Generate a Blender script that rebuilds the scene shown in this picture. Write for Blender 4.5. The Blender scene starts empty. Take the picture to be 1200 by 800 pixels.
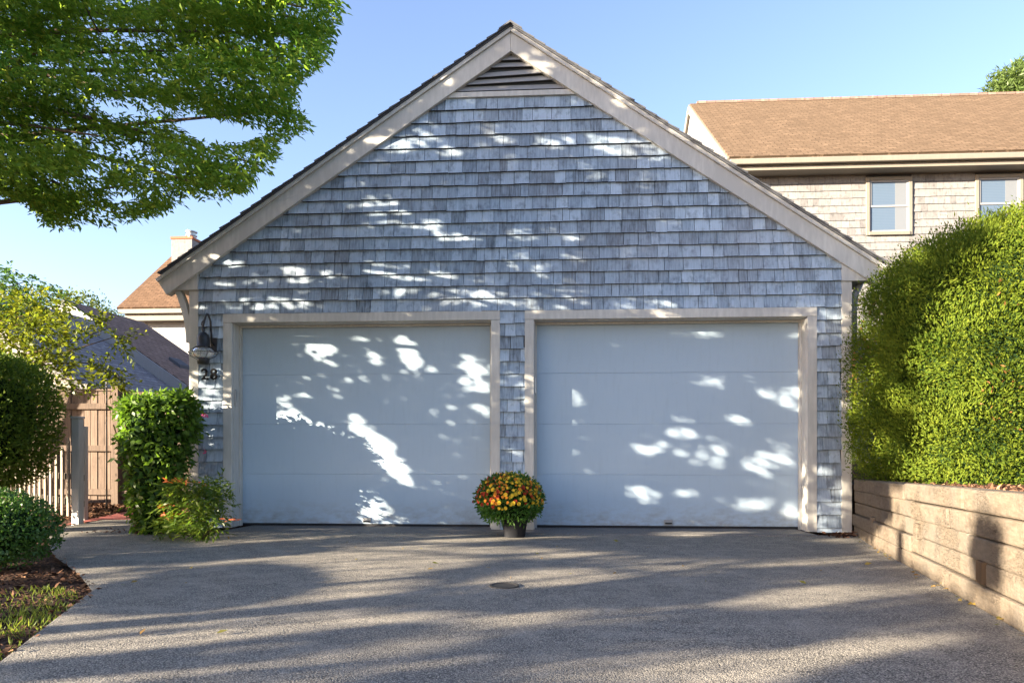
import bpy, bmesh, math, random
import numpy as np
from mathutils import Vector, Matrix

random.seed(7)
rng = np.random.default_rng(11)
scene = bpy.context.scene
COL = scene.collection
R = math.radians
V = Vector

# ------------------------------------------------------------------ camera frame
CAM = (0.494, -7.62, 0.91)
YAW = 0.0635
FPX = 850.0
FW = (-math.sin(YAW), math.cos(YAW), 0.0)
RT = (math.cos(YAW), math.sin(YAW), 0.0)

def at(px, py, z):
    a = (px - 600) / FPX; b = (520 - py) / FPX
    return V((CAM[0] + z * (FW[0] + RT[0] * a), CAM[1] + z * (FW[1] + RT[1] * a), CAM[2] + z * b))

def on_y(px, py, Y=0.0):
    a = (px - 600) / FPX
    return at(px, py, (Y - CAM[1]) / (FW[1] + RT[1] * a))

def gz(y):
    if y > -0.4: return 0.0
    return 0.03 * (-0.4 - max(y, -14.0))

def gnd(px, py):
    z = 3.0
    for _ in range(100):
        p = at(px, py, z)
        z = (gz(p.y) - CAM[2]) / ((520 - py) / FPX)
    p = at(px, py, z); p.z = gz(p.y)
    return p

def to_px(P):
    d = P - np.array(CAM)
    z = d[:, 0] * FW[0] + d[:, 1] * FW[1]
    x = d[:, 0] * RT[0] + d[:, 1] * RT[1]
    z = np.where(z < 0.1, 0.1, z)
    return 600 + FPX * x / z, 520 - FPX * d[:, 2] / z, z

# ------------------------------------------------------------------ sun
SUN_EL = R(13.5)
_h = V((-0.874, -0.485, 0)).normalized()
SUN = V((_h.x * math.cos(SUN_EL), _h.y * math.cos(SUN_EL), math.sin(SUN_EL)))   # direction to the sun
SUNN = np.array(SUN)

# ------------------------------------------------------------------ object helpers
def link(o, parent=None):
    COL.objects.link(o)
    if parent is not None: o.parent = parent
    return o

def tag(o, label=None, cat=None, group=None, kind=None):
    if label: o['label'] = label
    if cat: o['category'] = cat
    if group: o['group'] = group
    if kind: o['kind'] = kind
    return o

def empty(name, loc, label=None, cat=None, group=None):
    o = bpy.data.objects.new(name, None)
    o.location = loc; o.empty_display_size = 0.2
    link(o); tag(o, label, cat, group)
    return o

class MB:
    def __init__(s):
        s.v = []; s.f = []
    def poly(s, pts):
        i = len(s.v); s.v += [tuple(p) for p in pts]; s.f.append(tuple(range(i, i + len(pts))))
    def hexa(s, b, t):
        i = len(s.v); s.v += [tuple(p) for p in b] + [tuple(p) for p in t]; n = len(b)
        s.f.append(tuple(range(i + n - 1, i - 1, -1))); s.f.append(tuple(range(i + n, i + 2 * n)))
        for k in range(n):
            k2 = (k + 1) % n
            s.f.append((i + k, i + k2, i + n + k2, i + n + k))
        return s
    def box(s, x0, x1, y0, y1, z0, z1):
        return s.hexa([(x0, y0, z0), (x1, y0, z0), (x1, y1, z0), (x0, y1, z0)],
                      [(x0, y0, z1), (x1, y0, z1), (x1, y1, z1), (x0, y1, z1)])
    def prism_xz(s, pts, y0, y1):          # polygon in XZ (counter-clockwise seen from -Y)
        a = [(x, y0, z) for x, z in pts]; b = [(x, y1, z) for x, z in pts]
        i = len(s.v); n = len(pts); s.v += a + b
        s.f.append(tuple(range(i, i + n))); s.f.append(tuple(range(i + 2 * n - 1, i + n - 1, -1)))
        for k in range(n):
            k2 = (k + 1) % n
            s.f.append((i + k2, i + k, i + n + k, i + n + k2))
        return s
    def beam(s, a, b, w, h, up=(0, 0, 1)):
        a = V(a); b = V(b); d = (b - a).normalized(); u = V(up)
        sd = d.cross(u).normalized(); u = sd.cross(d).normalized()
        q = [sd * (w / 2) * i + u * (h / 2) * j for i, j in ((-1, -1), (1, -1), (1, 1), (-1, 1))]
        return s.hexa([a + k for k in q], [b + k for k in q])
    def tube(s, pts, rad, n=8, cap=True):
        pts = [V(p) for p in pts]
        if not hasattr(rad, '__len__'): rad = [rad] * len(pts)
        i0 = len(s.v); prev = None
        for k, p in enumerate(pts):
            d = (pts[min(k + 1, len(pts) - 1)] - pts[max(k - 1, 0)]).normalized()
            ref = V((0, 0, 1)) if abs(d.z) < 0.9 else V((1, 0, 0))
            if prev is not None and prev.cross(d).length > 0.1: ref = prev
            a = d.cross(ref).normalized(); b = a.cross(d).normalized(); prev = b
            for j in range(n):
                t = 2 * math.pi * j / n
                s.v.append(tuple(p + (a * math.cos(t) + b * math.sin(t)) * rad[k]))
        for k in range(len(pts) - 1):
            for j in range(n):
                j2 = (j + 1) % n
                s.f.append((i0 + k * n + j, i0 + (k + 1) * n + j, i0 + (k + 1) * n + j2, i0 + k * n + j2))
        if cap:
            s.f.append(tuple(i0 + j for j in range(n)))
            s.f.append(tuple(i0 + (len(pts) - 1) * n + j for j in range(n - 1, -1, -1)))
        return s
    def lathe(s, prof, c=(0, 0, 0), n=24, cap=True):
        i0 = len(s.v)
        for r, z in prof:
            for j in range(n):
                t = 2 * math.pi * j / n
                s.v.append((c[0] + r * math.cos(t), c[1] + r * math.sin(t), c[2] + z))
        for k in range(len(prof) - 1):
            for j in range(n):
                j2 = (j + 1) % n
                s.f.append((i0 + k * n + j, i0 + k * n + j2, i0 + (k + 1) * n + j2, i0 + (k + 1) * n + j))
        if cap:
            s.f.append(tuple(i0 + j for j in range(n - 1, -1, -1)))
            s.f.append(tuple(i0 + (len(prof) - 1) * n + j for j in range(n)))
        return s
    def build(s, name, mat, parent=None, bevel=0, smooth=False, origin=None):
        me = bpy.data.meshes.new(name)
        me.from_pydata(s.v, [], s.f); me.update()
        if mat: me.materials.append(mat)
        if smooth:
            for p in me.polygons: p.use_smooth = True
        o = bpy.data.objects.new(name, me); link(o, parent)
        base = V((0, 0, 0))
        if parent is not None:
            q = parent
            while q is not None: base += V(q.location); q = q.parent
        org = V(origin) if origin is not None else base
        if org.length > 0:
            me.transform(Matrix.Translation(-org))
        if parent is not None: o.location = org - base
        else: o.location = org
        if bevel:
            m = o.modifiers.new('bevel', 'BEVEL'); m.width = bevel; m.segments = 2; m.limit_method = 'ANGLE'; m.angle_limit = R(40)
        return o

# ------------------------------------------------------------------ node helpers
class NT:
    def __init__(s, name):
        s.m = bpy.data.materials.new(name); s.m.use_nodes = True
        s.t = s.m.node_tree; s.b = s.t.nodes['Principled BSDF']; s.out = s.t.nodes['Material Output']
    def n(s, ty, ins=None, **kw):
        q = s.t.nodes.new(ty)
        for k, v in kw.items(): setattr(q, k, v)
        for k, v in (ins or {}).items():
            if isinstance(v, bpy.types.NodeSocket): s.t.links.new(v, q.inputs[k])
            else: q.inputs[k].default_value = v
        return q
    def l(s, a, b): s.t.links.new(a, b)
    def coord(s, scale=(1, 1, 1), rot=(0, 0, 0)):
        c = s.n('ShaderNodeTexCoord'); m = s.n('ShaderNodeMapping', {'Vector': c.outputs['Object']})
        m.inputs['Scale'].default_value = scale; m.inputs['Rotation'].default_value = rot
        return m.outputs[0]
    def noise(s, vec, scale, detail=4, rough=0.55):
        return s.n('ShaderNodeTexNoise', {'Vector': vec, 'Scale': scale, 'Detail': detail, 'Roughness': rough}).outputs[0]
    def ramp(s, fac, stops, interp='LINEAR'):
        r = s.n('ShaderNodeValToRGB', {'Fac': fac}); r.color_ramp.interpolation = interp
        e = r.color_ramp.elements
        while len(e) < len(stops): e.new(0.5)
        for k, (p, c) in enumerate(stops):
            e[k].position = p
            e[k].color = (c[0], c[1], c[2], 1) if hasattr(c, '__len__') else (c, c, c, 1)
        return r.outputs[0]
    def mix(s, fac, a, b, mode='MIX'):
        q = s.n('ShaderNodeMix', data_type='RGBA', blend_type=mode)
        for k, v in ((0, fac), (6, a), (7, b)):
            if isinstance(v, bpy.types.NodeSocket): s.l(v, q.inputs[k])
            elif k == 0: q.inputs[0].default_value = v
            else: q.inputs[k].default_value = (v[0], v[1], v[2], 1)
        return q.outputs[2]
    def math(s, op, a, b=0.0):
        q = s.n('ShaderNodeMath', operation=op)
        for k, v in ((0, a), (1, b)):
            if isinstance(v, bpy.types.NodeSocket): s.l(v, q.inputs[k])
            else: q.inputs[k].default_value = v
        return q.outputs[0]
    def island(s): return s.n('ShaderNodeNewGeometry').outputs['Random Per Island']
    def bump(s, h, strength=0.3, dist=0.01):
        q = s.n('ShaderNodeBump', {'Height': h, 'Strength': strength, 'Distance': dist})
        s.l(q.outputs[0], s.b.inputs['Normal']); return q
    def base(s, c, rough=0.7, spec=0.3, metal=0.0):
        if isinstance(c, bpy.types.NodeSocket): s.l(c, s.b.inputs['Base Color'])
        else: s.b.inputs['Base Color'].default_value = (c[0], c[1], c[2], 1)
        s.b.inputs['Roughness'].default_value = rough
        s.b.inputs['Specular IOR Level'].default_value = spec
        s.b.inputs['Metallic'].default_value = metal
        return s

def paint_mat(name, c, dirt=0.12, rough=0.55, bump=0.06, streak=(3, 3, 0.6)):
    t = NT(name); v = t.coord()
    n1 = t.noise(v, 1.3, 5); n2 = t.noise(t.coord(scale=streak), 9, 5)
    f = t.math('MULTIPLY', n1, n2)
    col = t.mix(t.ramp(f, [(0.18, 0.0), (0.42, 1.0)]), [k * (1 - dirt * 1.6) for k in c], c)
    t.base(col, rough, 0.3); t.bump(t.noise(t.coord(scale=(12, 12, 1.5)), 14, 3), bump, 0.004)
    return t.m

def leaf_mat(name, cols, trans=0.35, rough=0.5, spec=0.25, patch=1.5, patch_amt=0.35):
    t = NT(name)
    c = t.ramp(t.island(), [(i / (len(cols) - 1), k) for i, k in enumerate(cols)])
    n = t.noise(t.coord(), patch, 3)
    c = t.mix(t.ramp(n, [(0.35, 0.0), (0.65, patch_amt)]), c, [k * 1.7 for k in cols[-1]])
    t.base(c, rough, spec)
    tr = t.n('ShaderNodeBsdfTranslucent')
    c2 = t.mix(0.5, c, (1.0, 1.0, 0.25), 'MULTIPLY')
    c3 = t.mix(1.0, c2, (1.9, 1.9, 1.9), 'MULTIPLY')
    t.l(c3, tr.inputs[0])
    mx = t.n('ShaderNodeMixShader', {0: trans}); t.l(t.b.outputs[0], mx.inputs[1]); t.l(tr.outputs[0], mx.inputs[2])
    t.l(mx.outputs[0], t.out.inputs[0])
    return t.m

def bark_mat(name, c):
    t = NT(name); v = t.coord(scale=(1, 1, 0.25))
    n = t.noise(v, 22, 6)
    t.base(t.mix(n, [k * 0.55 for k in c], [k * 1.35 for k in c]), 0.9, 0.1); t.bump(n, 0.6, 0.02)
    return t.m

# ------------------------------------------------------------------ materials
M = {}
def shingle_mat(name, stops, streak=0.5, warm=(0.33, 0.28, 0.22)):
    t = NT(name)
    isl = t.island()
    c = t.ramp(isl, stops)
    n = t.noise(t.coord(scale=(26, 1, 2.2)), 2.2, 6, 0.65)          # vertical weathering
    n2 = t.noise(t.coord(scale=(1, 1, 1)), 0.9, 4)
    nb = t.noise(t.coord(scale=(9, 1, 6)), 1.5, 5, 0.6)
    c = t.mix(t.ramp(n, [(0.36, 0.0), (0.64, streak)]), c, [k * 1.55 for k in stops[-1][1]])
    c = t.mix(t.ramp(nb, [(0.5, 0.0), (0.7, 0.55)]), c, [k * 0.5 for k in stops[0][1]])
    c = t.mix(t.ramp(n2, [(0.45, 0.0), (0.75, 0.35)]), c, warm)
    t.base(c, 0.85, 0.15); t.bump(t.noise(t.coord(scale=(60, 1, 2)), 2.5, 4), 0.35, 0.004)
    return t.m
M['shingle'] = shingle_mat('weathered_cedar', [(0, (0.095, 0.118, 0.145)), (0.15, (0.17, 0.218, 0.268)), (0.6, (0.25, 0.322, 0.40)), (1, (0.38, 0.465, 0.55))], 0.35, (0.29, 0.27, 0.27))
M['shingle_house'] = shingle_mat('pale_weathered_cedar', [(0, (0.115, 0.113, 0.115)), (0.2, (0.17, 0.167, 0.168)), (1, (0.205, 0.202, 0.203))], 0.3, (0.155, 0.149, 0.144))
M['backing'] = NT('dark_building_paper').base((0.05, 0.055, 0.06), 0.9, 0.1).m
M['trim'] = paint_mat('cream_trim_paint', (0.575, 0.56, 0.515), 0.14)
M['trim_house'] = paint_mat('pale_trim_paint', (0.211, 0.191, 0.160), 0.08)
M['white'] = paint_mat('white_paint', (0.288, 0.288, 0.288), 0.08)
def door_mat():
    t = NT('pale_grey_door_paint'); c = (0.385, 0.485, 0.575)
    n1 = t.noise(t.coord(), 1.1, 5); n2 = t.noise(t.coord(scale=(5, 3, 0.7)), 5, 5); n3 = t.noise(t.coord(scale=(1, 1, 2.2)), 7.0, 6, 0.7)
    col = t.mix(t.ramp(n1, [(0.3, 0.0), (0.7, 0.5)]), c, [k * 0.9 for k in c])
    col = t.mix(t.ramp(n2, [(0.52, 0.0), (0.75, 0.35)]), col, [k * 0.82 for k in c])
    z = t.n('ShaderNodeSeparateXYZ', {0: t.coord()}).outputs[2]
    low = t.ramp(z, [(0.03, 0.75), (0.32, 0.0)])
    col = t.mix(t.math('MULTIPLY', low, t.ramp(n3, [(0.4, 0.0), (0.66, 1.0)])), col, (0.24, 0.22, 0.19))
    col = t.mix(t.ramp(n3, [(0.66, 0.0), (0.72, 0.25)]), col, (0.30, 0.31, 0.32))
    t.base(col, 0.55, 0.3); t.bump(t.math('ADD', n1, t.math('MULTIPLY', t.noise(t.coord(), 180, 2), 0.02)), 0.25, 0.03); return t.m
M['door'] = door_mat()
M['rubber'] = NT('black_rubber').base((0.02, 0.02, 0.022), 0.7).m
M['black'] = NT('black_metal').base((0.018, 0.018, 0.02), 0.45, 0.5).m
M['matte'] = NT('matte_black_iron').base((0.012, 0.012, 0.013), 0.95, 0.05).m
M['steel'] = NT('dull_steel').base((0.35, 0.35, 0.35), 0.4, 0.5, 0.9).m
M['dark'] = NT('dark_void').base((0.012, 0.012, 0.014), 0.9).m
def glass():
    t = NT('window_glass'); t.base((0.05, 0.06, 0.07), 0.04, 0.9); return t.m
M['pane'] = glass()
def blind():
    t = NT('window_blind'); w = t.n('ShaderNodeTexWave', {'Vector': t.coord(), 'Scale': 9.0}, bands_direction='Z')
    t.base(t.mix(w.outputs[1], (0.07, 0.105, 0.155), (0.09, 0.125, 0.175)), 0.25, 0.6); return t.m
M['blind'] = blind()
M['curtain'] = NT('pale_curtain').base((0.14, 0.155, 0.175), 0.5, 0.4).m
def clear_glass():
    t = NT('clear_lamp_glass'); t.base((0.9, 0.9, 0.88), 0.08, 0.5)
    t.b.inputs['Transmission Weight'].default_value = 0.75; t.b.inputs['IOR'].default_value = 1.1; return t.m
M['lampglass'] = clear_glass()

def roof_mat(name, c, sx=3.0):
    t = NT(name)
    c2 = t.coord(scale=(1, 1, 1))
    br = t.n('ShaderNodeTexBrick', {'Vector': c2, 'Scale': sx, 'Mortar Size': 0.035, 'Color1': (*[k * 0.78 for k in c], 1), 'Color2': (*[k * 1.2 for k in c], 1),
             'Mortar': (*[k * 0.35 for k in c], 1), 'Brick Width': 0.75, 'Row Height': 0.36, 'Bias': 0.0})
    n = t.noise(c2, 1.2, 5); n2 = t.noise(c2, 26, 4, 0.7)
    col = t.mix(t.ramp(n, [(0.35, 0.0), (0.7, 0.5)]), br.outputs[0], [k * 0.75 for k in c])
    col = t.mix(t.ramp(n2, [(0.35, 0.35), (0.65, 0.0)]), col, [k * 0.5 for k in c])
    st_ = t.noise(t.coord(scale=(2.6, 0.35, 1)), 1.6, 5, 0.65); col = t.mix(t.ramp(st_, [(0.45, 0.0), (0.68, 0.55)]), col, [k * 0.62 for k in c])
    sp_ = t.noise(t.coord(scale=(1.2, 3.5, 1)), 5.5, 3, 0.6); col = t.mix(t.ramp(sp_, [(0.56, 0.0), (0.66, 0.6)]), col, [k * 1.35 for k in c])
    t.base(col, 0.95, 0.05); t.bump(br.outputs[1], -0.6, 0.02)
    return t.m
M['roof_tan'] = roof_mat('tan_asphalt_shingles', (0.156, 0.110, 0.074))
M['roof_brown'] = roof_mat('brown_asphalt_shingles', (0.25, 0.175, 0.145))
M['roof_shaded'] = roof_mat('shaded_asphalt_shingles', (0.25, 0.24, 0.255))  # brown roof in shade: the shade is put into this grey
M['roof_orange'] = roof_mat('orange_asphalt_shingles', (0.152, 0.095, 0.061))
def roof_strip():
    t = NT('charcoal_roof_shingles'); t.base(t.mix(t.noise(t.coord(), 60, 4, 0.7), (0.05, 0.055, 0.065), (0.14, 0.145, 0.16)), 0.9, 0.1); return t.m
M['roof_dark'] = roof_strip()
M['coping'] = NT('terracotta_coping').base((0.30, 0.11, 0.055), 0.8).m

def driveway_mat(name, dark, mid, lite, scale=75.0, crack=True):
    t = NT(name); v = t.coord()
    vo = t.n('ShaderNodeTexVoronoi', {'Vector': v, 'Scale': scale, 'Randomness': 1.0})
    sep = t.n('ShaderNodeSeparateColor', {0: vo.outputs['Color']})
    stone = t.ramp(sep.outputs[0], [(0.0, dark), (0.35, mid), (0.8, lite), (1.0, [k * 1.35 for k in lite])])
    edge = t.ramp(vo.outputs['Distance'], [(0.35, 0.0), (0.75, 1.0)])
    col = t.mix(edge, stone, [k * 0.5 for k in dark])
    n = t.noise(v, 0.7, 5, 0.6); n3 = t.noise(v, 5.5, 5, 0.65)
    col = t.mix(t.ramp(n, [(0.35, 0.0), (0.7, 0.4)]), col, [k * 0.75 for k in mid])
    col = t.mix(t.ramp(n3, [(0.45, 0.0), (0.75, 0.35)]), col, [k * 1.1 for k in lite])
    if crack:
        cn = t.noise(v, 1.7, 6, 0.7)
        ab = t.math('ABSOLUTE', t.math('SUBTRACT', cn, 0.5))
        gate = t.ramp(t.noise(v, 0.55, 2), [(0.52, 0.0), (0.6, 1.0)])
        ck = t.math('MULTIPLY', t.ramp(ab, [(0.0, 0.55), (0.006, 0.0)]), gate)
        col = t.mix(ck, col, (0.03, 0.028, 0.026))
    t.base(col, 0.85, 0.2)
    h = t.math('SUBTRACT', 1.0, vo.outputs['Distance'])
    t.bump(t.math('ADD', h, t.noise(v, 40, 3)), 0.6, 0.006)
    return t.m
M['driveway'] = driveway_mat('aggregate_driveway', (0.115, 0.11, 0.10), (0.25, 0.232, 0.202), (0.44, 0.40, 0.33), 175.0)
M['concrete'] = driveway_mat('worn_concrete', (0.17, 0.16, 0.145), (0.21, 0.20, 0.185), (0.25, 0.235, 0.215), 140.0, False)

def soil_mat():
    t = NT('soil_and_mulch'); v = t.coord()
    vo = t.n('ShaderNodeTexVoronoi', {'Vector': v, 'Scale': 38.0}); sep = t.n('ShaderNodeSeparateColor', {0: vo.outputs['Color']})
    c = t.ramp(sep.outputs[0], [(0, (0.025, 0.014, 0.010)), (0.6, (0.075, 0.040, 0.026)), (1, (0.15, 0.085, 0.055))])
    t.base(c, 0.95, 0.1); t.bump(t.math('ADD', vo.outputs['Distance'], t.noise(v, 14, 4)), 0.9, 0.03); return t.m
M['soil'] = soil_mat()
def chip_mat():
    t = NT('bark_chips'); t.base(t.ramp(t.island(), [(0, (0.03, 0.016, 0.011)), (0.5, (0.11, 0.055, 0.033)), (0.85, (0.20, 0.11, 0.065)), (1, (0.30, 0.18, 0.10))]), 0.9, 0.1); return t.m
M['chips'] = chip_mat()
M['litter'] = leaf_mat('fallen_yellow_leaves', [(0.35, 0.20, 0.04), (0.22, 0.12, 0.04), (0.12, 0.14, 0.03)], 0.2)
def brick_path():
    t = NT('red_brick_paving'); v = t.coord(rot=(0, 0, R(15)))
    br = t.n('ShaderNodeTexBrick', {'Vector': v, 'Scale': 4.6, 'Mortar Size': 0.02, 'Color1': (0.32, 0.075, 0.055, 1), 'Color2': (0.22, 0.05, 0.045, 1), 'Mortar': (0.14, 0.09, 0.075, 1)})
    t.base(t.mix(t.noise(v, 9, 4), br.outputs[0], (0.36, 0.12, 0.10)), 0.85, 0.15); t.bump(br.outputs[1], -0.5, 0.006); return t.m
M['brick'] = brick_path()
def wood_mat(name, c, ax='z', var=0.4):
    t = NT(name)
    sc = (18, 18, 1.2) if ax == 'z' else (1.6, 18, 18) if ax == 'x' else (18, 1.6, 18)
    n = t.noise(t.coord(scale=sc), 2.6, 6, 0.65)
    isl = t.ramp(t.island(), [(0, 1 - var), (1, 1 + var * 0.6)])
    n2 = t.noise(t.coord(), 2.2, 5, 0.6)
    col = t.mix(t.ramp(n, [(0.3, 0.0), (0.7, 1.0)]), [k * 0.62 for k in c], [k * 1.2 for k in c])
    col = t.mix(1.0, col, isl, 'MULTIPLY')
    col = t.mix(t.ramp(n2, [(0.55, 0.0), (0.72, 0.45)]), col, [k * 0.45 for k in c])
    kn = t.n('ShaderNodeTexVoronoi', {'Vector': t.coord(scale=(1, 1, 0.7)), 'Scale': 5.0})
    col = t.mix(t.ramp(kn.outputs['Distance'], [(0.06, 0.7), (0.12, 0.0)]), col, [k * 0.3 for k in c])
    t.base(col, 0.85, 0.15); t.bump(n, 0.4, 0.006); return t.m
def timber_mat():
    t = NT('weathered_landscape_timber'); c = (0.183, 0.148, 0.111)
    rot = (0, 0, -math.atan2(2.499 - 3.355, -4.358 + 0.784) * -1)
    v = t.coord(scale=(16, 0.9, 16)); n = t.noise(v, 3.0, 7, 0.7); g2 = t.noise(t.coord(scale=(30, 0.5, 30)), 4.0, 5, 0.6)
    b = t.noise(t.coord(), 1.8, 5, 0.65); b2 = t.noise(t.coord(scale=(1, 0.7, 1.5)), 4.5, 5, 0.7)
    col = t.mix(t.ramp(n, [(0.3, 0.0), (0.7, 1.0)]), [k * 0.66 for k in c], [k * 1.22 for k in c])
    col = t.mix(1.0, col, t.ramp(t.island(), [(0, 0.72), (1, 1.18)]), 'MULTIPLY')
    col = t.mix(t.ramp(b, [(0.42, 0.0), (0.7, 0.75)]), col, (0.133, 0.121, 0.105))
    col = t.mix(t.ramp(b2, [(0.58, 0.0), (0.7, 0.6)]), col, (0.07, 0.055, 0.042))
    ck = t.ramp(t.math('ABSOLUTE', t.math('SUBTRACT', g2, 0.5)), [(0.0, 0.85), (0.022, 0.0)])
    gate = t.ramp(t.noise(t.coord(), 3.2, 3), [(0.5, 0.0), (0.6, 1.0)])
    ckg = t.math('MULTIPLY', ck, gate); col = t.mix(ckg, col, (0.035, 0.027, 0.02))
    t.base(col, 0.9, 0.1); t.bump(t.math('SUBTRACT', t.math('ADD', n, t.noise(t.coord(), 25, 4)), ckg), 0.7, 0.012); return t.m
M['timber'] = timber_mat()
M['fence'] = wood_mat('cedar_fence_wood', (0.164, 0.121, 0.094), 'z', 0.25)
M['picket'] = wood_mat('greyed_picket_wood', (0.240, 0.208, 0.168), 'z', 0.2)
def plastic_pot():
    t = NT('charcoal_plastic'); t.base(t.mix(t.noise(t.coord(), 12, 3), (0.012, 0.013, 0.016), (0.024, 0.025, 0.03)), 0.7, 0.2); return t.m
M['pot'] = plastic_pot()
M['bark'] = bark_mat('grey_brown_bark', (0.16, 0.12, 0.09))
M['stem'] = bark_mat('thin_brown_stems', (0.10, 0.07, 0.045))

M['leaf_oak'] = leaf_mat('overhang_leaves', [(0.055, 0.12, 0.020), (0.08, 0.17, 0.026), (0.11, 0.22, 0.032), (0.24, 0.28, 0.045)], 0.5, 0.6, 0.08, 1.6, 0.3)
M['leaf_shade'] = leaf_mat('shade_tree_leaves', [(0.035, 0.08, 0.015), (0.06, 0.12, 0.022)], 0.12)
M['leaf_arb'] = leaf_mat('arborvitae_sprays', [(0.033, 0.063, 0.008), (0.046, 0.081, 0.009), (0.066, 0.102, 0.011), (0.108, 0.13, 0.013)], 0.3, 0.65, 0.06, 3.0, 0.4)
M['leaf_yew'] = leaf_mat('dark_hedge_leaves', [(0.047, 0.085, 0.012), (0.072, 0.123, 0.017), (0.119, 0.162, 0.025)], 0.4, 0.5, 0.15, 2.5, 0.3)
M['leaf_yellow'] = leaf_mat('yellow_green_leaves', [(0.068, 0.093, 0.010), (0.105, 0.130, 0.012), (0.161, 0.161, 0.015), (0.062, 0.087, 0.012)], 0.45, 0.45, 0.3)
M['leaf_maple'] = leaf_mat('dark_maple_leaves', [(0.025, 0.064, 0.012), (0.043, 0.102, 0.017), (0.068, 0.128, 0.021)], 0.35)
M['leaf_box'] = leaf_mat('boxwood_leaves', [(0.034, 0.083, 0.015), (0.049, 0.112, 0.019), (0.075, 0.150, 0.026)], 0.3, 0.4, 0.4, 5.0, 0.25)
M['leaf_wist'] = leaf_mat('clipped_shrub_leaves', [(0.036, 0.083, 0.010), (0.058, 0.115, 0.013), (0.094, 0.158, 0.018)], 0.4, 0.4, 0.35, 4.0, 0.3)
M['leaf_nand'] = leaf_mat('nandina_leaves', [(0.053, 0.098, 0.013), (0.075, 0.135, 0.017), (0.128, 0.165, 0.022), (0.045, 0.083, 0.015)], 0.4, 0.4, 0.35, 4.0, 0.2)
M['leaf_red'] = leaf_mat('young_red_leaves', [(0.25, 0.05, 0.02), (0.36, 0.10, 0.03)], 0.35)
M['leaf_mum'] = leaf_mat('chrysanthemum_leaves', [(0.03, 0.075, 0.015), (0.05, 0.12, 0.02), (0.08, 0.17, 0.03)], 0.3, 0.5, 0.25, 8.0, 0.2)
M['leaf_far'] = leaf_mat('far_tree_leaves', [(0.053, 0.083, 0.015), (0.083, 0.112, 0.022), (0.120, 0.143, 0.026)], 0.3)
M['leaf_fir'] = leaf_mat('far_conifer_leaves', [(0.034, 0.064, 0.025), (0.051, 0.085, 0.030)], 0.25)
M['leaf_pine'] = leaf_mat('pine_needles', [(0.060, 0.098, 0.022), (0.090, 0.135, 0.030), (0.038, 0.060, 0.019)], 0.25)
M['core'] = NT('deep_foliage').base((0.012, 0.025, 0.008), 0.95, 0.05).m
M['grass'] = leaf_mat('lawn_grass', [(0.053, 0.098, 0.015), (0.098, 0.143, 0.022), (0.165, 0.180, 0.038)], 0.4, 0.5, 0.2, 3.0, 0.3)
def flat(name, c, r=0.6): return NT(name).base(c, r, 0.2).m
M['mum_yellow'] = leaf_mat('yellow_petals', [(0.62, 0.40, 0.02), (0.72, 0.52, 0.05)], 0.2)
M['mum_orange'] = leaf_mat('orange_petals', [(0.52, 0.17, 0.015), (0.60, 0.27, 0.03)], 0.2)
M['mum_red'] = leaf_mat('rust_red_petals', [(0.26, 0.025, 0.015), (0.40, 0.06, 0.02)], 0.2)
M['pink'] = leaf_mat('pink_petals', [(0.55, 0.04, 0.20), (0.45, 0.03, 0.15)], 0.2)

# ------------------------------------------------------------------ foliage helpers (numpy)
def unit(a): return a / np.maximum(np.linalg.norm(a, axis=1, keepdims=True), 1e-9)
def rand_dir(n, up=0.0):
    a = rng.normal(size=(n, 3)); a[:, 2] += up; return unit(a)

def leaves(name, P, D, N, L, W, mat, parent=None, fold=0.12, kind=None):
    """one mesh of folded diamond leaves: base P, direction D, rough normal N"""
    n = len(P)
    L = np.broadcast_to(np.asarray(L, float), (n,))[:, None]; W = np.broadcast_to(np.asarray(W, float), (n,))[:, None]
    D = unit(D); S = unit(np.cross(D, N)); NN = np.cross(S, D)
    mid = P + D * L * 0.42
    v = np.empty((n, 4, 3))
    v[:, 0] = P; v[:, 1] = mid - S * W * 0.5 + NN * W * fold; v[:, 2] = P + D * L - NN * L * 0.08; v[:, 3] = mid + S * W * 0.5 + NN * W * fold
    base = V((0, 0, 0))
    q = parent
    while q is not None: base += V(q.location); q = q.parent
    v = v.reshape(-1, 3) - np.array(base)
    me = bpy.data.meshes.new(name)
    me.vertices.add(n * 4); me.vertices.foreach_set('co', v.astype(np.float32).ravel())
    me.loops.add(n * 4); me.loops.foreach_set('vertex_index', np.arange(n * 4, dtype=np.int32))
    me.polygons.add(n); me.polygons.foreach_set('loop_start', np.arange(0, n * 4, 4, dtype=np.int32))
    me.update(calc_edges=True); me.validate()
    me.materials.append(mat)
    o = bpy.data.objects.new(name, me); link(o, parent)
    if kind: o['kind'] = kind
    return o

def lump(P, f=2.0, seed=0.0):
    x, y, z = P[:, 0] * f + seed, P[:, 1] * f + seed * 1.7, P[:, 2] * f + seed * 0.3
    return (np.sin(x * 1.1 + 1.3 * np.sin(y * 0.9)) + np.sin(y * 1.3 + 1.1 * np.sin(z * 1.2)) + np.sin(z * 1.2 + 1.4 * np.sin(x * 0.8))
            + 0.5 * np.sin(2.3 * x + y) + 0.5 * np.sin(2.1 * z - 1.7 * y)) / 4.0

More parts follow.
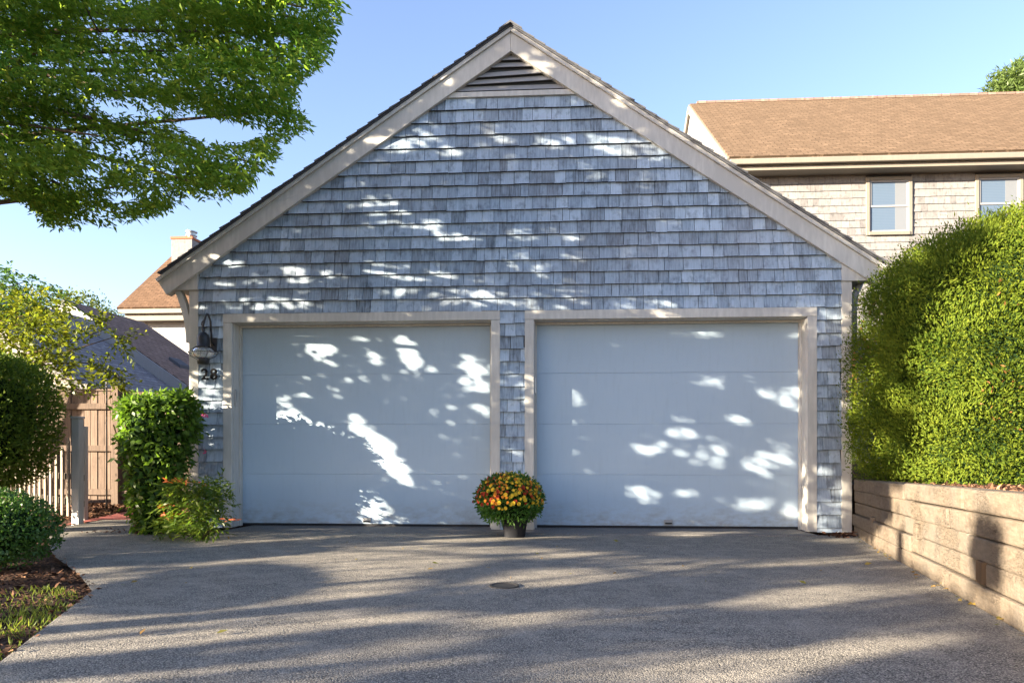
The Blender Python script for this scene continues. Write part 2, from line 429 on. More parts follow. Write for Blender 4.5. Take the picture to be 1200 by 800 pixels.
def blob_points(n, c, r, power=2.0, inner=0.72, amp=0.10, f=2.5, seed=0.0, zcut=None):
    """points in the outer shell of a lumpy super-ellipsoid; returns points and outward normals"""
    d = rand_dir(n)
    k = (np.abs(d[:, 0]) ** power + np.abs(d[:, 1]) ** power + np.abs(d[:, 2]) ** power) ** (-1.0 / power)
    s = d * k[:, None]
    Q = s * np.array(r)
    u = inner + (1 - inner) * rng.random(n) ** 0.6
    lm = 1 + amp * lump(Q, f, seed) + 0.03 * rng.normal(size=n)
    P = Q * (u * lm)[:, None] + np.array(c)
    nn = unit(np.sign(s) * np.abs(s) ** (power - 1) / np.array(r))
    if zcut is not None:
        m = P[:, 2] > zcut + 0.04 * rng.normal(size=n); P, nn = P[m], nn[m]
    return P, nn

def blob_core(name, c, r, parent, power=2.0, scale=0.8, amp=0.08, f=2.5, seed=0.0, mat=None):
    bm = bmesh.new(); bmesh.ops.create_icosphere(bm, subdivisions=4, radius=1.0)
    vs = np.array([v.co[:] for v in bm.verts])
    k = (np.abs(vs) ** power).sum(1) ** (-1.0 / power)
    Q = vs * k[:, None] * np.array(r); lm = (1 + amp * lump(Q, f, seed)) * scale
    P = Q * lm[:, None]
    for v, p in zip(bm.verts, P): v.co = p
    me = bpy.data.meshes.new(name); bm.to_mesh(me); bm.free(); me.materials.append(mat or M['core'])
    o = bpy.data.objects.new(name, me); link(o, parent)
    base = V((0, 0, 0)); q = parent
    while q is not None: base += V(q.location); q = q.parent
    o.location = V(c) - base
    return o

def sprays(B, T, tl, nl, L, W, droop=0.25, flat_=0.6, spread=0.9):
    """leaves set alternately along short twigs; returns P, D, N"""
    n = len(B); t = np.linspace(0.08, 1.0, nl)
    up = np.array([0, 0, 1.0])
    T = unit(T); S = unit(np.cross(T, up + 0.35 * rng.normal(size=(n, 3)) * (1 - flat_)))
    tl = np.broadcast_to(np.asarray(tl, float), (n,))
    P = B[:, None, :] + T[:, None, :] * (tl[:, None] * t)[:, :, None]
    P[:, :, 2] -= droop * tl[:, None] * t ** 2
    sg = np.where(np.arange(nl) % 2 == 0, 1.0, -1.0)
    D = T[:, None, :] * 0.75 + S[:, None, :] * sg[None, :, None] * spread * (1 - 0.6 * t)[None, :, None]
    D = D + rng.normal(size=D.shape) * 0.25; D[:, :, 2] -= 0.25
    N = np.broadcast_to(up, D.shape) + rng.normal(size=D.shape) * 0.45
    P = P + rng.normal(size=P.shape) * 0.012
    return P.reshape(-1, 3), unit(D.reshape(-1, 3)), unit(N.reshape(-1, 3))

def in_poly(px, py, poly):
    inside = np.zeros(len(px), bool); n = len(poly); j = n - 1
    for i in range(n):
        xi, yi = poly[i]; xj, yj = poly[j]
        c = ((yi > py) != (yj > py)) & (px < (xj - xi) * (py - yi) / ((yj - yi) or 1e-9) + xi)
        inside ^= c; j = i
    return inside

# ================================================================== SETTING
def sheet(name, pts, dz, mat, kind='structure', cuts=(-0.4,)):
    bm = bmesh.new()
    bm.faces.new([bm.verts.new((p[0], p[1], 0)) for p in pts])
    for c in cuts:
        bmesh.ops.bisect_plane(bm, geom=bm.verts[:] + bm.edges[:] + bm.faces[:], plane_co=(0, c, 0), plane_no=(0, 1, 0))
    for v in bm.verts: v.co.z = gz(v.co.y) + dz
    bmesh.ops.recalc_face_normals(bm, faces=bm.faces[:])
    for f in bm.faces:
        if f.normal.z < 0: f.normal_flip()
    me = bpy.data.meshes.new(name); bm.to_mesh(me); bm.free(); me.materials.append(mat)
    o = bpy.data.objects.new(name, me); link(o)
    if kind: o['kind'] = kind
    return o

sheet('ground', [(-300, -300), (300, -300), (300, 300), (-300, 300)], -0.03, M['soil'], cuts=(-0.4, -14))

# wall line on the right of the driveway
WA = V((3.495, -0.035, 0)); WD = V((2.499 - 3.355, -4.358 + 0.784, 0)).normalized()
def wall_pt(s): return WA + WD * s

# ------------------------------------------------------------------ driveway, apron, path
G = gnd
left_edge = [G(108, 692), G(92, 672), G(62, 650), G(55, 630)]
dr = [(3.52, -0.2), tuple(wall_pt(9.5)[:2]), (1.2, -13), (-4.2, -13), (-2.6, -9.0), (-1.52, -6.2)] + \
     [tuple(G(0, 775)[:2]), tuple(G(40, 744)[:2]), tuple(G(75, 717)[:2])] + [tuple(p[:2]) for p in left_edge] + \
     [tuple(G(75, 617)[:2]), tuple(G(120, 609)[:2]), tuple(G(178, 608)[:2]), tuple(G(200, 622)[:2]), tuple(G(238, 633)[:2]), (-3.0, -0.42), (-2.95, -0.2)]
dr_o = sheet('driveway', dr, 0.0, M['driveway'])
ap = MB(); ap.hexa([(-3.02, -0.37, -0.05), (3.08, -0.32, -0.05), (3.02, 0.24, -0.05), (-2.9, 0.24, -0.05)],
                   [(-3.0, -0.35, 0.012), (3.06, -0.30, 0.012), (3.0, 0.24, 0.012), (-2.88, 0.24, 0.012)])
tag(ap.build('concrete_apron', M['concrete'], bevel=0.008), kind='structure')
bp = [G(68, 617), G(168, 594), G(182, 594), G(176, 608)]
bp = [G(60, 617.5), G(118, 609), G(176, 608), (-4.4, 1.2, 0), (-4.6, 3.2, 0), (-5.3, 3.2, 0), G(165, 596)]
sheet('brick_path', [(p[0], p[1]) for p in bp], 0.004, M['brick'])
el = [G(0, 775), G(40, 744), G(75, 717), G(108, 692), G(92, 672), G(62, 650)]
ev = [V((p.x, p.y, 0)) for p in el]
# shallow bed of mulch between path and fence, and the left bed
def chips(name, region, n, size, label, zf, mat=None, lift=0.0):
    P = []
    xs = [p[0] for p in region]; ys = [p[1] for p in region]
    X = rng.uniform(min(xs), max(xs), n * 3); Y = rng.uniform(min(ys), max(ys), n * 3)
    m = in_poly(X, Y, [(p[0], p[1]) for p in region]); X, Y = X[m][:n], Y[m][:n]
    Z = np.array([zf(x, y) for x, y in zip(X, Y)]) + lift + rng.random(len(X)) * 0.018
    D = rand_dir(len(X)); D[:, 2] *= 0.35
    N = rand_dir(len(X)); N[:, 2] = np.abs(N[:, 2]) + 0.6
    L = rng.uniform(0.5, 1.4, len(X)) * size
    o = leaves(name, np.stack([X, Y, Z], 1), D, N, L, L * rng.uniform(0.3, 0.6, len(X)), mat or M['chips'], fold=0.05)
    o['kind'] = 'stuff'
    return o
bed = [G(0, 668), G(60, 660), G(90, 674), G(104, 692), G(60, 728), G(0, 772), (-2.6, -6.5), (-4.6, -6.5), (-4.6, -2.5)]
chips('mulch', bed, 5000, 0.045, '', lambda x, y: gz(y) - 0.028)
fb = [(-6.9, 3.3), (-5.2, 1.2), (-4.85, 1.1), (-4.6, 3.35)]
fb = [G(90, 607), G(100, 612), G(163, 597), (-4.9, 3.3), (-6.8, 3.4), (-6.9, 1.2), (-5.9, 0.9)]
chips('mulch', fb, 3500, 0.06, '', lambda x, y: -0.028)
edge_poly = [tuple((p + V((0.05, -0.01, 0)))[:2]) for p in ev] + [tuple((p - V((0.05, -0.02, 0)))[:2]) for p in ev[::-1]]
chips('edge_debris', edge_poly, 520, 0.03, '', lambda x, y: gz(y) + 0.003)
chips('edge_debris', [(-3.3, -0.75), (-2.85, -0.45), (-2.95, -0.3), (-4.3, -0.2), (-4.4, -0.5)], 160, 0.03, '', lambda x, y: gz(y) + 0.003)
chips('leaf_litter', [(-2.4, -5.2), (3.0, -1.0), (2.6, -4.2), (0.5, -5.4), (-1.5, -5.2), (-2.9, -1.2), (-2.6, -0.6), (2.8, -0.6)], 46, 0.04, '', lambda x, y: gz(y) + 0.003, M['litter'])
# grass patch
def grass(poly, n, hmin, hmax):
    xs = [p[0] for p in poly]; ys = [p[1] for p in poly]
    X = rng.uniform(min(xs), max(xs), n * 4); Y = rng.uniform(min(ys), max(ys), n * 4)
    m = in_poly(X, Y, [(p[0], p[1]) for p in poly]); X, Y = X[m], Y[m]
    P = np.stack([X, Y, X * 0], 1)
    k = lump(P, 5.0, 2.0) + 0.35 * rng.normal(size=len(X)) > 0.05; P = P[k][:n]
    P[:, 2] = np.array([gz(y) - 0.028 for y in P[:, 1]])
    D = rand_dir(len(P)) * 0.75; D[:, 2] = 1
    o = leaves('grass', P, D, rand_dir(len(P)), rng.uniform(hmin, hmax, len(P)), 0.006, M['grass'], fold=0.02); o['kind'] = 'stuff'
grass([G(0, 690), G(60, 684), G(100, 694), G(60, 726), G(0, 766), (-2.6, -6.2), (-4.2, -6.2), (-4.2, -3.5)], 9000, 0.02, 0.055)

# ================================================================== GARAGE
W, CB, T_, t_, ow, tw, g, xo = 3.4835, 0.1025, 2.309, 2.2135, 2.80, 0.0956, 0.13, 0.015
A2, A3 = xo - g, xo + g; B2, B3 = A2 - tw, A3 + tw; B1, B4 = B2 - ow, B3 + ow; A1, A4 = B1 - tw, B4 + tw
SL = 0.671; APX = 5.009; CS = 1 / math.sqrt(1 + SL * SL)
DEP = 6.4
garage = empty('garage', (0, 0, 0), 'grey cedar shingled double garage with a front gable and two pale doors', 'garage')
# wall body
w = MB()
gab = [(-W + 0.01, 0), (A1 + 0.02, 0), (A1 + 0.02, t_ + 0.03), (A2 - 0.02, t_ + 0.03), (A2 - 0.02, 0), (A3 + 0.02, 0), (A3 + 0.02, t_ + 0.03), (A4 - 0.02, t_ + 0.03), (A4 - 0.02, 0), (W - 0.01, 0),
       (W - 0.01, APX - SL * W + 0.1), (0, APX + 0.1), (-W + 0.01, APX - SL * W + 0.1)]
w.prism_xz(gab, 0.004, 0.16)
w.box(-W + 0.012, -W + 0.15, 0.161, DEP, 0, 2.72); w.box(W - 0.15, W - 0.012, 0.161, DEP, 0, 2.72)
w.prism_xz([(-W + 0.155, 0), (W - 0.155, 0), (W - 0.155, 2.7), (0, APX), (-W + 0.155, 2.7)], DEP - 0.15, DEP - 0.001)
w.build('wall', M['backing'], garage)
# shingle siding
def shingle_rows(mb, xr, z0, z1, ex, top_fn, y=0.0, wmin=0.07, wmax=0.21, th=0.03, rs=None):
    rs = rs or random
    x = xr[0] - rs.random() * 0.1
    while x < xr[1]:
        wd = rs.choice((rs.uniform(wmin, wmax), rs.uniform(wmin, wmax), rs.uniform(0.1, 0.16)))
        xa, xb = max(x + 0.0012, xr[0]), min(x + wd - 0.0015 - rs.random() * 0.003, xr[1])
        x += wd
        if xb - xa < 0.012: continue
        zb = z0 + rs.uniform(-0.004, 0.003); zt = z1 + 0.012
        za, zc = min(zt, top_fn(xa)), min(zt, top_fn(xb))
        if za <= zb + 0.004 and zc <= zb + 0.004: continue
        za = max(za, zb + 0.003); zc = max(zc, zb + 0.003)
        yf = y - th + rs.uniform(-0.003, 0.003); sk = rs.uniform(-0.002, 0.002)
        yt = lambda zz: y - 0.001 + (yf - y) * max(0.08, (1 - (zz - zb) / (zt - zb)))
        i = len(mb.v)
        mb.v += [(xa, yf, zb), (xb, yf, zb + sk), (xb, yt(zc), zc), (xa, yt(za), za), (xa, y + 0.002, zb), (xb, y + 0.002, zb + sk), (xb, y + 0.002, zc), (xa, y + 0.002, za)]
        if not hasattr(mb, 'butts'): mb.butts = []
        mb.butts.append(len(mb.f) + 1)
        mb.f += [(i, i + 1, i + 2, i + 3), (i + 4, i + 5, i + 1, i), (i + 4, i, i + 3, i + 7), (i + 1, i + 5, i + 6, i + 2), (i+3, i+2, i+6, i+7)]
M['shaded_end_grain'] = NT('shadow_dark_shingle_ends').base((0.035, 0.036, 0.04), 0.95, 0.05).m  # near-black butts: course shadow lines put into the colour, over darker end grain
def shaded_end_grain(o, mb):
    o.data.materials.append(M['shaded_end_grain'])
    for k_ in mb.butts: o.data.polygons[k_].material_index = 1
EX = 0.1325
sm = MB(); rs = random.Random(5)
rake = lambda x: APX - SL * abs(x) + 0.04
k = -18
while True:
    z0 = T_ + k * EX; z1 = z0 + EX; k += 1
    if z1 < 0.02: continue
    if z0 > 4.55: break
    zb = max(z0, 0.01)
    if z0 < T_ - 0.01:
        for xr in ((-W + CB, A1), (A2, A3), (A4, W - CB)): shingle_rows(sm, xr, zb, z1, EX, lambda x: 9, rs=rs)
    else:
        lim = min(W - CB, (APX + 0.06 - z0) / SL)
        shingle_rows(sm, (-lim, lim), zb, min(z1, 4.56), EX, rake, rs=rs)
so_ = sm.build('shingle_siding', M['shingle'], garage); shaded_end_grain(so_, sm)
# corner boards
for s in (-1, 1):
    c = MB(); x0, x1 = sorted((s * (W - CB), s * W)); c.box(x0, x1, -0.024, 0.12, 0.01, 2.566)
    c.build('corner_board', M['trim'], garage, bevel=0.003)
    e = MB(); xi, xo_ = s * (W - CB), s * 3.64
    pts = [(xi, 2.568), (xo_, 2.568), (xi, APX - SL * abs(xi))] if s > 0 else [(xi, 2.568), (xi, APX - SL * abs(xi)), (xo_, 2.568)]
    e.prism_xz(pts, -0.04, 0.1); e.build('eave_return', M['trim'], garage, bevel=0.002)
# rake boards (three layers)
NX, NZ = SL * CS, CS
def rake_layer(v0, v1, y0, y1, s, name, mat, ext=0.0, bevel=0.003):
    Lx = 3.716 + ext; Lz = APX - SL * Lx
    p = [(0, APX + v0), (s * (Lx + NX * CS * v0), Lz + NZ * CS * v0), (s * (Lx + NX * CS * v1), Lz + NZ * CS * v1), (0, APX + v1)]
    p[0] = (s * 0.001, APX + v0); p[3] = (s * 0.001, APX + v1)
    if s < 0: p = p[::-1]
    m = MB(); m.prism_xz(p, y0, y1); return m.build(name, mat, garage, bevel=bevel)
for s in (-1, 1):
    rake_layer(0.0, 0.197, -0.062, 0.05, s, 'rake_board', M['trim'])
    rake_layer(0.198, 0.243, -0.085, 0.05, s, 'rake_moulding', M['trim'], 0.0)
roof = MB()
for s in (-1, 1):
    Lx = 3.75
    # roof deck
    p = [(s * 0.001, APX + 0.245), (s * Lx, APX - SL * Lx + 0.245), (s * Lx, APX - SL * Lx + 0.262), (s * 0.001, APX + 0.262)]
    if s < 0: p = p[::-1]
    roof.prism_xz(p, -0.095, DEP + 0.15)
    # shingle courses, each a thin tapered strip
    n = 33; ln = Lx / CS + 0.03
    for i in range(n):
        u0 = ln * (n - 1 - i) / n; u1 = ln * (n - i) / n + 0.012
        yj = -0.108 - random.random() * 0.016
        def pt(u, v): return (s * (u * CS + NX * v), APX + 0.262 - u * SL * CS + NZ * v)
        q = [pt(u0, 0.002), pt(u1, 0.002), pt(u1, 0.016 + random.random() * 0.006), pt(u0, 0.005)]
        q[0] = (s * max(abs(q[0][0]), 0.002), q[0][1]); q[3] = (s * max(abs(q[3][0]), 0.002), q[3][1])
        if s < 0: q = q[::-1]
        roof.prism_xz(q, yj, DEP + 0.16)
    q = [(0.0, APX + 0.268), (s * 0.12, APX + 0.268 - SL * 0.12 + 0.01), (s * 0.12, APX + 0.268 - SL * 0.12 + 0.022), (0.0, APX + 0.29)]
    if s < 0: q = q[::-1]
    roof.prism_xz(q, -0.128, DEP + 0.17)
roof.build('roof', M['roof_dark'], garage)
# gable vent
v = MB(); zb = 4.555
hx = lambda z: (APX - z) / SL
v.prism_xz([(-hx(zb) - 0.03, zb), (hx(zb) + 0.03, zb), (hx(zb + 0.055) + 0.03, zb + 0.055), (-hx(zb + 0.055) - 0.03, zb + 0.055)], -0.034, 0.05)
vent = v.build('gable_vent', M['trim'], garage, bevel=0.003)
lv = MB()
for i in range(5):
    z = 4.625 + i * 0.077
    a = max(hx(z) + 0.02, 0.03); b = max(hx(z + 0.062) + 0.02, 0.012)
    j = random.uniform(-0.006, 0.006); warp = 0.014 if i in (1, 2) else 0.0
    lv.hexa([(-a, -0.034, z - warp + j), (a, -0.034, z + warp + j), (a, -0.024, z + warp + j), (-a, -0.024, z - warp + j)],
            [(-b, 0.006, z + 0.066 - warp + j), (b, 0.006, z + 0.066 + warp + j), (b, 0.016, z + 0.066 + warp + j), (-b, 0.016, z + 0.066 - warp + j)])
lv.build('louvre', M['white'], vent)
bk = MB(); bk.prism_xz([(-0.6, 4.6), (0.6, 4.6), (0, APX)], 0.055, 0.06); bk.build('vent_backing', M['dark'], vent)
# door surrounds, jambs, doors
for (a1, b1, b2, a2) in ((A1, B1, B2, A2), (A3, B3, B4, A4)):
    f = MB()
    f.box(a1, a2, -0.028, 0.02, t_ + 0.0, T_)
    f.box(a1, b1, -0.026, 0.02, 0.012, t_ - 0.001); f.box(b2, a2, -0.026, 0.02, 0.012, t_ - 0.001)
    fr = f.build('door_frame', M['trim'], garage, bevel=0.004)
    j = MB()
    j.box(b1 - 0.018, b1 + 0.006, 0.021, 0.24, 0.012, t_ + 0.01); j.box(b2 - 0.006, b2 + 0.018, 0.021, 0.24, 0.012, t_ + 0.01)
    j.box(b1 + 0.007, b2 - 0.007, 0.021, 0.24, t_ - 0.006, t_ + 0.02)
    j.box(b1 + 0.006, b1 + 0.026, 0.145, 0.195, 0.012, t_ - 0.03); j.box(b2 - 0.026, b2 - 0.006, 0.145, 0.195, 0.012, t_ - 0.03)
    j.box(b1 + 0.006, b2 - 0.006, 0.145, 0.195, t_ - 0.028, t_ - 0.007)
    j.build('jamb', M['trim'], fr, bevel=0.002)
    d = MB(); h0, h1 = 0.038, t_ + 0.0; sec = (h1 - h0) / 4
    for i in range(4): d.box(b1 + 0.004, b2 - 0.004, 0.2, 0.24, h0 + i * sec + 0.0007, h0 + (i + 1) * sec - 0.0007)
    door = d.build('garage_door', M['door'], garage, bevel=0.0025)
    r = MB(); r.box(b1 + 0.008, b2 - 0.008, 0.205, 0.238, 0.013, 0.038); r.build('rubber_seal', M['rubber'], door)
    bk = MB(); bk.box(b1 + 0.006, b2 - 0.006, 0.207, 0.238, 0.04, t_ - 0.002); bk.build('backing_panel', M['door'], door)
    hx0 = on_y(430, 612, 0.2).x if b1 < 0 and b2 < 0 else on_y(783, 615, 0.2).x
    h = MB(); h.box(hx0 - 0.045, hx0 + 0.045, 0.192, 0.2, 0.055, 0.105)
    hd = h.build('handle_plate', M['steel'], door, bevel=0.002)
    h = MB(); h.box(hx0 - 0.035, hx0 + 0.035, 0.165, 0.191, 0.062, 0.076); h.build('handle_grip', M['black'], hd, bevel=0.003)
    bz = on_y(275, 465).z if b1 < -1 else on_y(628, 451).z
    q = MB(); q.box(b1 + 0.0065, b1 + 0.022, 0.03, 0.055, bz - 0.085, bz + 0.085); q.tube([(b1 + 0.024, 0.042, bz - 0.1), (b1 + 0.024, 0.042, bz - 0.04)], 0.007)
    q.build('door_catch', M['steel'], fr, bevel=0.002)
# curved eave brace at the left corner
for s in (-1,):
    br = MB(); pts = []
    for i in range(9):
        a = i / 8; pts.append((s * (3.615 - 0.13 * math.sin(a * math.pi / 2) ** 0.9), 2.566 - 0.56 * a))
    for i in range(8):
        (x0, z0), (x1, z1) = pts[i], pts[i + 1]
        br.hexa([(x0 - 0.034, -0.02, z0), (x0 + 0.034, -0.02, z0), (x0 + 0.034, 0.06, z0), (x0 - 0.034, 0.06, z0)][::-1],
                [(x1 - 0.034, -0.02, z1), (x1 + 0.034, -0.02, z1), (x1 + 0.034, 0.06, z1), (x1 - 0.034, 0.06, z1)][::-1])
    br.build('eave_brace', M['trim'], garage)
# soffits / eave fascias along the sides and the downspout
for s in (-1, 1):
    e = MB(); x0, x1 = sorted((s * 3.49, s * 3.72)); e.box(x0, x1, 0.11, DEP, 2.60, 2.62)
    x0, x1 = sorted((s * 3.70, s * 3.74)); e.box(x0, x1, 0.06, DEP, 2.621, 2.74)
    e.build('eave_soffit', M['trim'], garage)
dsp = MB(); px_ = W + 0.055
dsp.tube([(px_ + 0.10, 0.14, 2.60), (px_ + 0.02, 0.10, 2.45), (px_, 0.08, 2.3), (px_, 0.08, 0.86), (px_ + 0.01, 0.04, 0.78), (px_ + 0.20, -0.18, 0.66)], 0.036, 10)
dsp.build('downspout', M['white'], garage, smooth=True)

# ------------------------------------------------------------------ wall lantern
lp = on_y(242, 415, -0.12)
lan = empty('wall_lantern', (lp.x, -0.015, 1.98), 'black onion lantern with a caged glass globe beside the left garage door', 'lantern')
b = MB(); bx = on_y(251, 404, -0.015); b.box(bx.x - 0.035, bx.x + 0.035, -0.034, -0.014, bx.z - 0.075, bx.z + 0.075); b.build('backplate', M['black'], lan, bevel=0.006)
cx, cy = lp.x - 0.02, -0.15
arm = MB(); pts = [(bx.x, -0.034, bx.z), (bx.x, -0.07, bx.z + 0.02)]
ztop = on_y(240, 367, -0.15).z
for i in range(13):
    a = math.pi * i / 12
    pts.append((bx.x + (cx - bx.x) * (i / 12), -0.10 - 0.05 * i / 12, ztop - 0.075 + 0.075 * math.sin(a) + (0.0 if i < 6 else -0.05 * (i - 6) / 6)))
pts.append((cx - 0.01, cy, ztop - 0.17)); arm.tube(pts, 0.011, 8)
cur = [(cx + 0.012 - 0.03 * math.sin(i * 0.5), cy, ztop - 0.10 + 0.028 * math.cos(i * 0.5) - 0.004 * i) for i in range(10)]
arm.tube(cur, 0.007, 6); arm.build('arm', M['black'], lan, smooth=True)
zc = on_y(242, 413, -0.15).z
hd = MB(); hd.lathe([(0.0, 0.27), (0.014, 0.262), (0.018, 0.235), (0.01, 0.222), (0.03, 0.21), (0.058, 0.185), (0.064, 0.15), (0.066, 0.07), (0.078, 0.062), (0.078, 0.055), (0.02, 0.052)], (cx, cy, zc), 20, False)
hd.build('hood', M['black'], lan, smooth=True)
gl = MB(); gl.lathe([(0.055, 0.055), (0.095, 0.035), (0.118, 0.0), (0.095, -0.04), (0.055, -0.06)], (cx, cy, zc), 24, False); gl.build('glass_globe', M['lampglass'], lan, smooth=True)
bs = MB(); bs.lathe([(0.0, -0.058), (0.06, -0.06), (0.064, -0.075), (0.058, -0.12), (0.03, -0.128), (0.0, -0.13)], (cx, cy, zc), 20, False); bs.build('base', M['black'], lan, smooth=True)
cg = MB()
for i in range(6):
    a = i * math.pi / 3 + 0.2
    cg.tube([(cx + math.cos(a) * r_, cy + math.sin(a) * r_, zc + z_) for r_, z_ in ((0.074, 0.062), (0.125, 0.035), (0.15, 0.0), (0.125, -0.04), (0.062, -0.07))], 0.0035, 5)
ring = [(cx + 0.15 * math.cos(2 * math.pi * i / 24), cy + 0.15 * math.sin(2 * math.pi * i / 24), zc) for i in range(25)]
cg.tube(ring, 0.0035, 5); cg.build('wire_cage', M['black'], lan)
# ------------------------------------------------------------------ house number 28
np_ = on_y(248, 438, -0.016)
num = empty('house_number', (np_.x, -0.040, np_.z), 'black house number 28 fixed to the shingles under the lantern', 'house number')
for k, ch in enumerate('28'):
    cu = bpy.data.curves.new('digit', 'FONT'); cu.body = ch; cu.size = 0.165; cu.extrude = 0.006; cu.offset = 0.0025
    tmp = bpy.data.objects.new('digit_tmp', cu); COL.objects.link(tmp)
    dg = bpy.context.evaluated_depsgraph_get(); me = bpy.data.meshes.new_from_object(tmp.evaluated_get(dg))
    bpy.data.objects.remove(tmp)
    me.transform(Matrix.Rotation(R(90), 4, 'X')); me.materials.clear(); me.materials.append(M['matte'])
    o = bpy.data.objects.new('digit', me); link(o, num); o.location = (-0.105 + 0.098 * k, 0, -0.06)

# ================================================================== RETAINING WALL
rw = empty('retaining_wall', (WA.x, WA.y, 0), 'low weathered timber retaining wall stepping along the right edge of the driveway', 'retaining wall')
CH = 0.117
def wtop(s):                                       # height of wall top at distance s along it
    y = wall_pt(s).y; return 0.578 + 0.0336 * (-0.78 - y)
nrm = V((-WD.y, WD.x, 0)); nrm = nrm if nrm.x > 0 else -nrm     # into the bank
rr = random.Random(3)
for c in range(6):
    s = -rr.uniform(0.0, 0.3) - 0.02 if c % 2 else -0.02
    lens = ([1.3, 1.1, 1.5, 1.2, 1.4, 1.3, 1.4], [0.8, 1.4, 1.1, 1.5, 1.2, 1.4, 1.4], [1.6, 1.0, 1.3, 1.4, 1.1, 1.4, 1.3])[c % 3]
    s0 = 0.0
    for ln in lens:
        ln += rr.uniform(-0.25, 0.25); s1 = s0 + ln
        off = rr.uniform(-0.014, 0.012)
        m = MB()
        p0, p1 = wall_pt(s0 + 0.003), wall_pt(s1 - 0.003)
        z0, z1 = wtop(s0) - CH * c, wtop(s1) - CH * c
        jz = rr.uniform(-0.003, 0.004)
        def q(p, d, z): r_ = p + nrm * d; return (r_.x, r_.y, z)
        m.hexa([q(p0, off, z0 - CH + 0.003 + jz), q(p0, 0.15, z0 - CH + 0.003), q(p1, 0.15, z1 - CH + 0.003), q(p1, off + rr.uniform(-0.004, 0.004), z1 - CH + 0.003 + jz)],
               [q(p0, off, z0 + jz), q(p0, 0.15, z0), q(p1, 0.15, z1), q(p1, off, z1 + jz)])
        m.build('timber', M['timber'], rw, bevel=0.012)
        s0 = s1
for (px, py, hh) in ((1023, 612, 0.10), (1076, 622, 0.10), (1152, 670, 0.11)):
    # deadman timber ends let into the face; the dark third block stands for a weep hole
    best = min((abs(to_px(np.array([[*wall_pt(s_ / 200)[:2], 0.4]]))[0][0] - px), s_ / 200) for s_ in range(0, 1200))[1]
    p = wall_pt(best); zc_ = at(px, py, to_px(np.array([[p.x, p.y, 0.4]]))[2][0]).z
    m = MB(); m.beam(p - nrm * 0.02 + V((0, 0, zc_)), p + nrm * 0.05 + V((0, 0, zc_)), 0.09, hh); m.build('timber_end_or_hole', M['timber'] if px < 1150 else M['stem'], rw, bevel=0.006)
# bank behind the wall
bank = MB()
n_ = 12; L_ = 9.0
for i in range(n_):
    s0, s1 = -0.3 + (L_ + 0.3) * i / n_, -0.3 + (L_ + 0.3) * (i + 1) / n_
    rowsA = []
    for s_ in (s0, s1):
        p = wall_pt(max(s_, 0.0)) if s_ >= 0 else wall_pt(0) - WD * (-s_)
        zt = wtop(s_) - 0.035
        rowsA.append([(p + nrm * 0.16).to_tuple()[:2] + (zt,), (p + nrm * 1.0).to_tuple()[:2] + (zt + 0.03,), (p + nrm * 3).to_tuple()[:2] + (zt + 0.05,), (p + nrm * 9).to_tuple()[:2] + (zt,)])
    for a in range(3): bank.poly([rowsA[0][a], rowsA[0][a + 1], rowsA[1][a + 1], rowsA[1][a]])
bank.poly([(W + 0.03, 0.05, 0.545), (12.5, 2.0, 0.55), (12.5, 8.5, 0.55), (W + 0.03, 8.5, 0.55)])
bank.poly([(W + 0.03, -0.06, 0.52), (W + 0.45, -0.06, 0.525), (12.5, 2.0, 0.54), (W + 0.03, 0.30, 0.54)])
tag(bank.build('planting_bank', M['soil']), kind='structure')
reg = [tuple((wall_pt(s_) + nrm * 0.17)[:2]) for s_ in (0, 2, 4, 6)] + [tuple((wall_pt(s_) + nrm * 1.5)[:2]) for s_ in (6, 4, 2, 0)]
def bank_z(x, y):
    s_ = (V((x, y, 0)) - WA).dot(WD); return wtop(s_) - 0.03
chips('bark_mulch', reg, 9000, 0.034, '', bank_z)
lit_reg = [(3.05, -0.2), (3.5, -0.05), (3.5, -0.3), (3.2, -0.42)]
chips('leaf_litter', lit_reg, 90, 0.055, '', lambda x, y: 0.008)
edge_reg = [tuple((wall_pt(s_) - nrm * 0.07)[:2]) for s_ in (0.3, 2, 4, 6)] + [tuple((wall_pt(s_) - nrm * 0.0)[:2]) for s_ in (6, 4, 2, 0.3)]
chips('leaf_litter', edge_reg, 500, 0.03, '', lambda x, y: gz(y) + 0.002, M['litter'])

# ================================================================== EVERGREEN HEDGE ON THE RIGHT
HC, HR = (5.66, -0.90, 1.36), (2.30, 1.16, 1.56)
hedge = empty('evergreen_hedge', (HC[0], HC[1], 0.6), 'tall rounded arborvitae hedge on the bank above the timber wall', 'hedge')
P, N = blob_points(900000, HC, HR, 3.4, 1.0, 0.04, 2.4, 1.0, zcut=0.60)
P = P - N * (0.13 * rng.random(len(P)) ** 1.5)[:, None]
m = (N[:, 1] < 0.6) | (N[:, 2] > 0.3); P, N = P[m], N[m]
vox = np.floor(P / 0.07).astype(np.int64); key = vox[:, 0] * 73856093 + vox[:, 1] * 19349663 + vox[:, 2] * 83492791
od = np.argsort(key, kind='stable'); ks = key[od]; first = np.r_[True, ks[1:] != ks[:-1]]; st = np.maximum.accumulate(np.where(first, np.arange(len(ks)), 0))
od = od[(np.arange(len(ks)) - st) < 17]; P, N = P[od], N[od]
m = ((N[:, 1] < 0.6) | (N[:, 2] > 0.3)) & (P[:, 0] < 7.2) & ~((P[:, 0] < 3.56) & (P[:, 1] > -0.12)); P, N = P[m], N[m]
def svec(P, f): return np.stack([lump(P, f, 3.1), lump(P, f, 7.7), lump(P, f, 5.3)], 1)
cl = lump(P, 9.0, 2.0) + 0.6 * lump(P, 19.0, 1.0)
P = P + N * (0.035 * cl)[:, None]
kk = cl + 0.5 * rng.normal(size=len(P)) > -0.75; P, N = P[kk], N[kk]
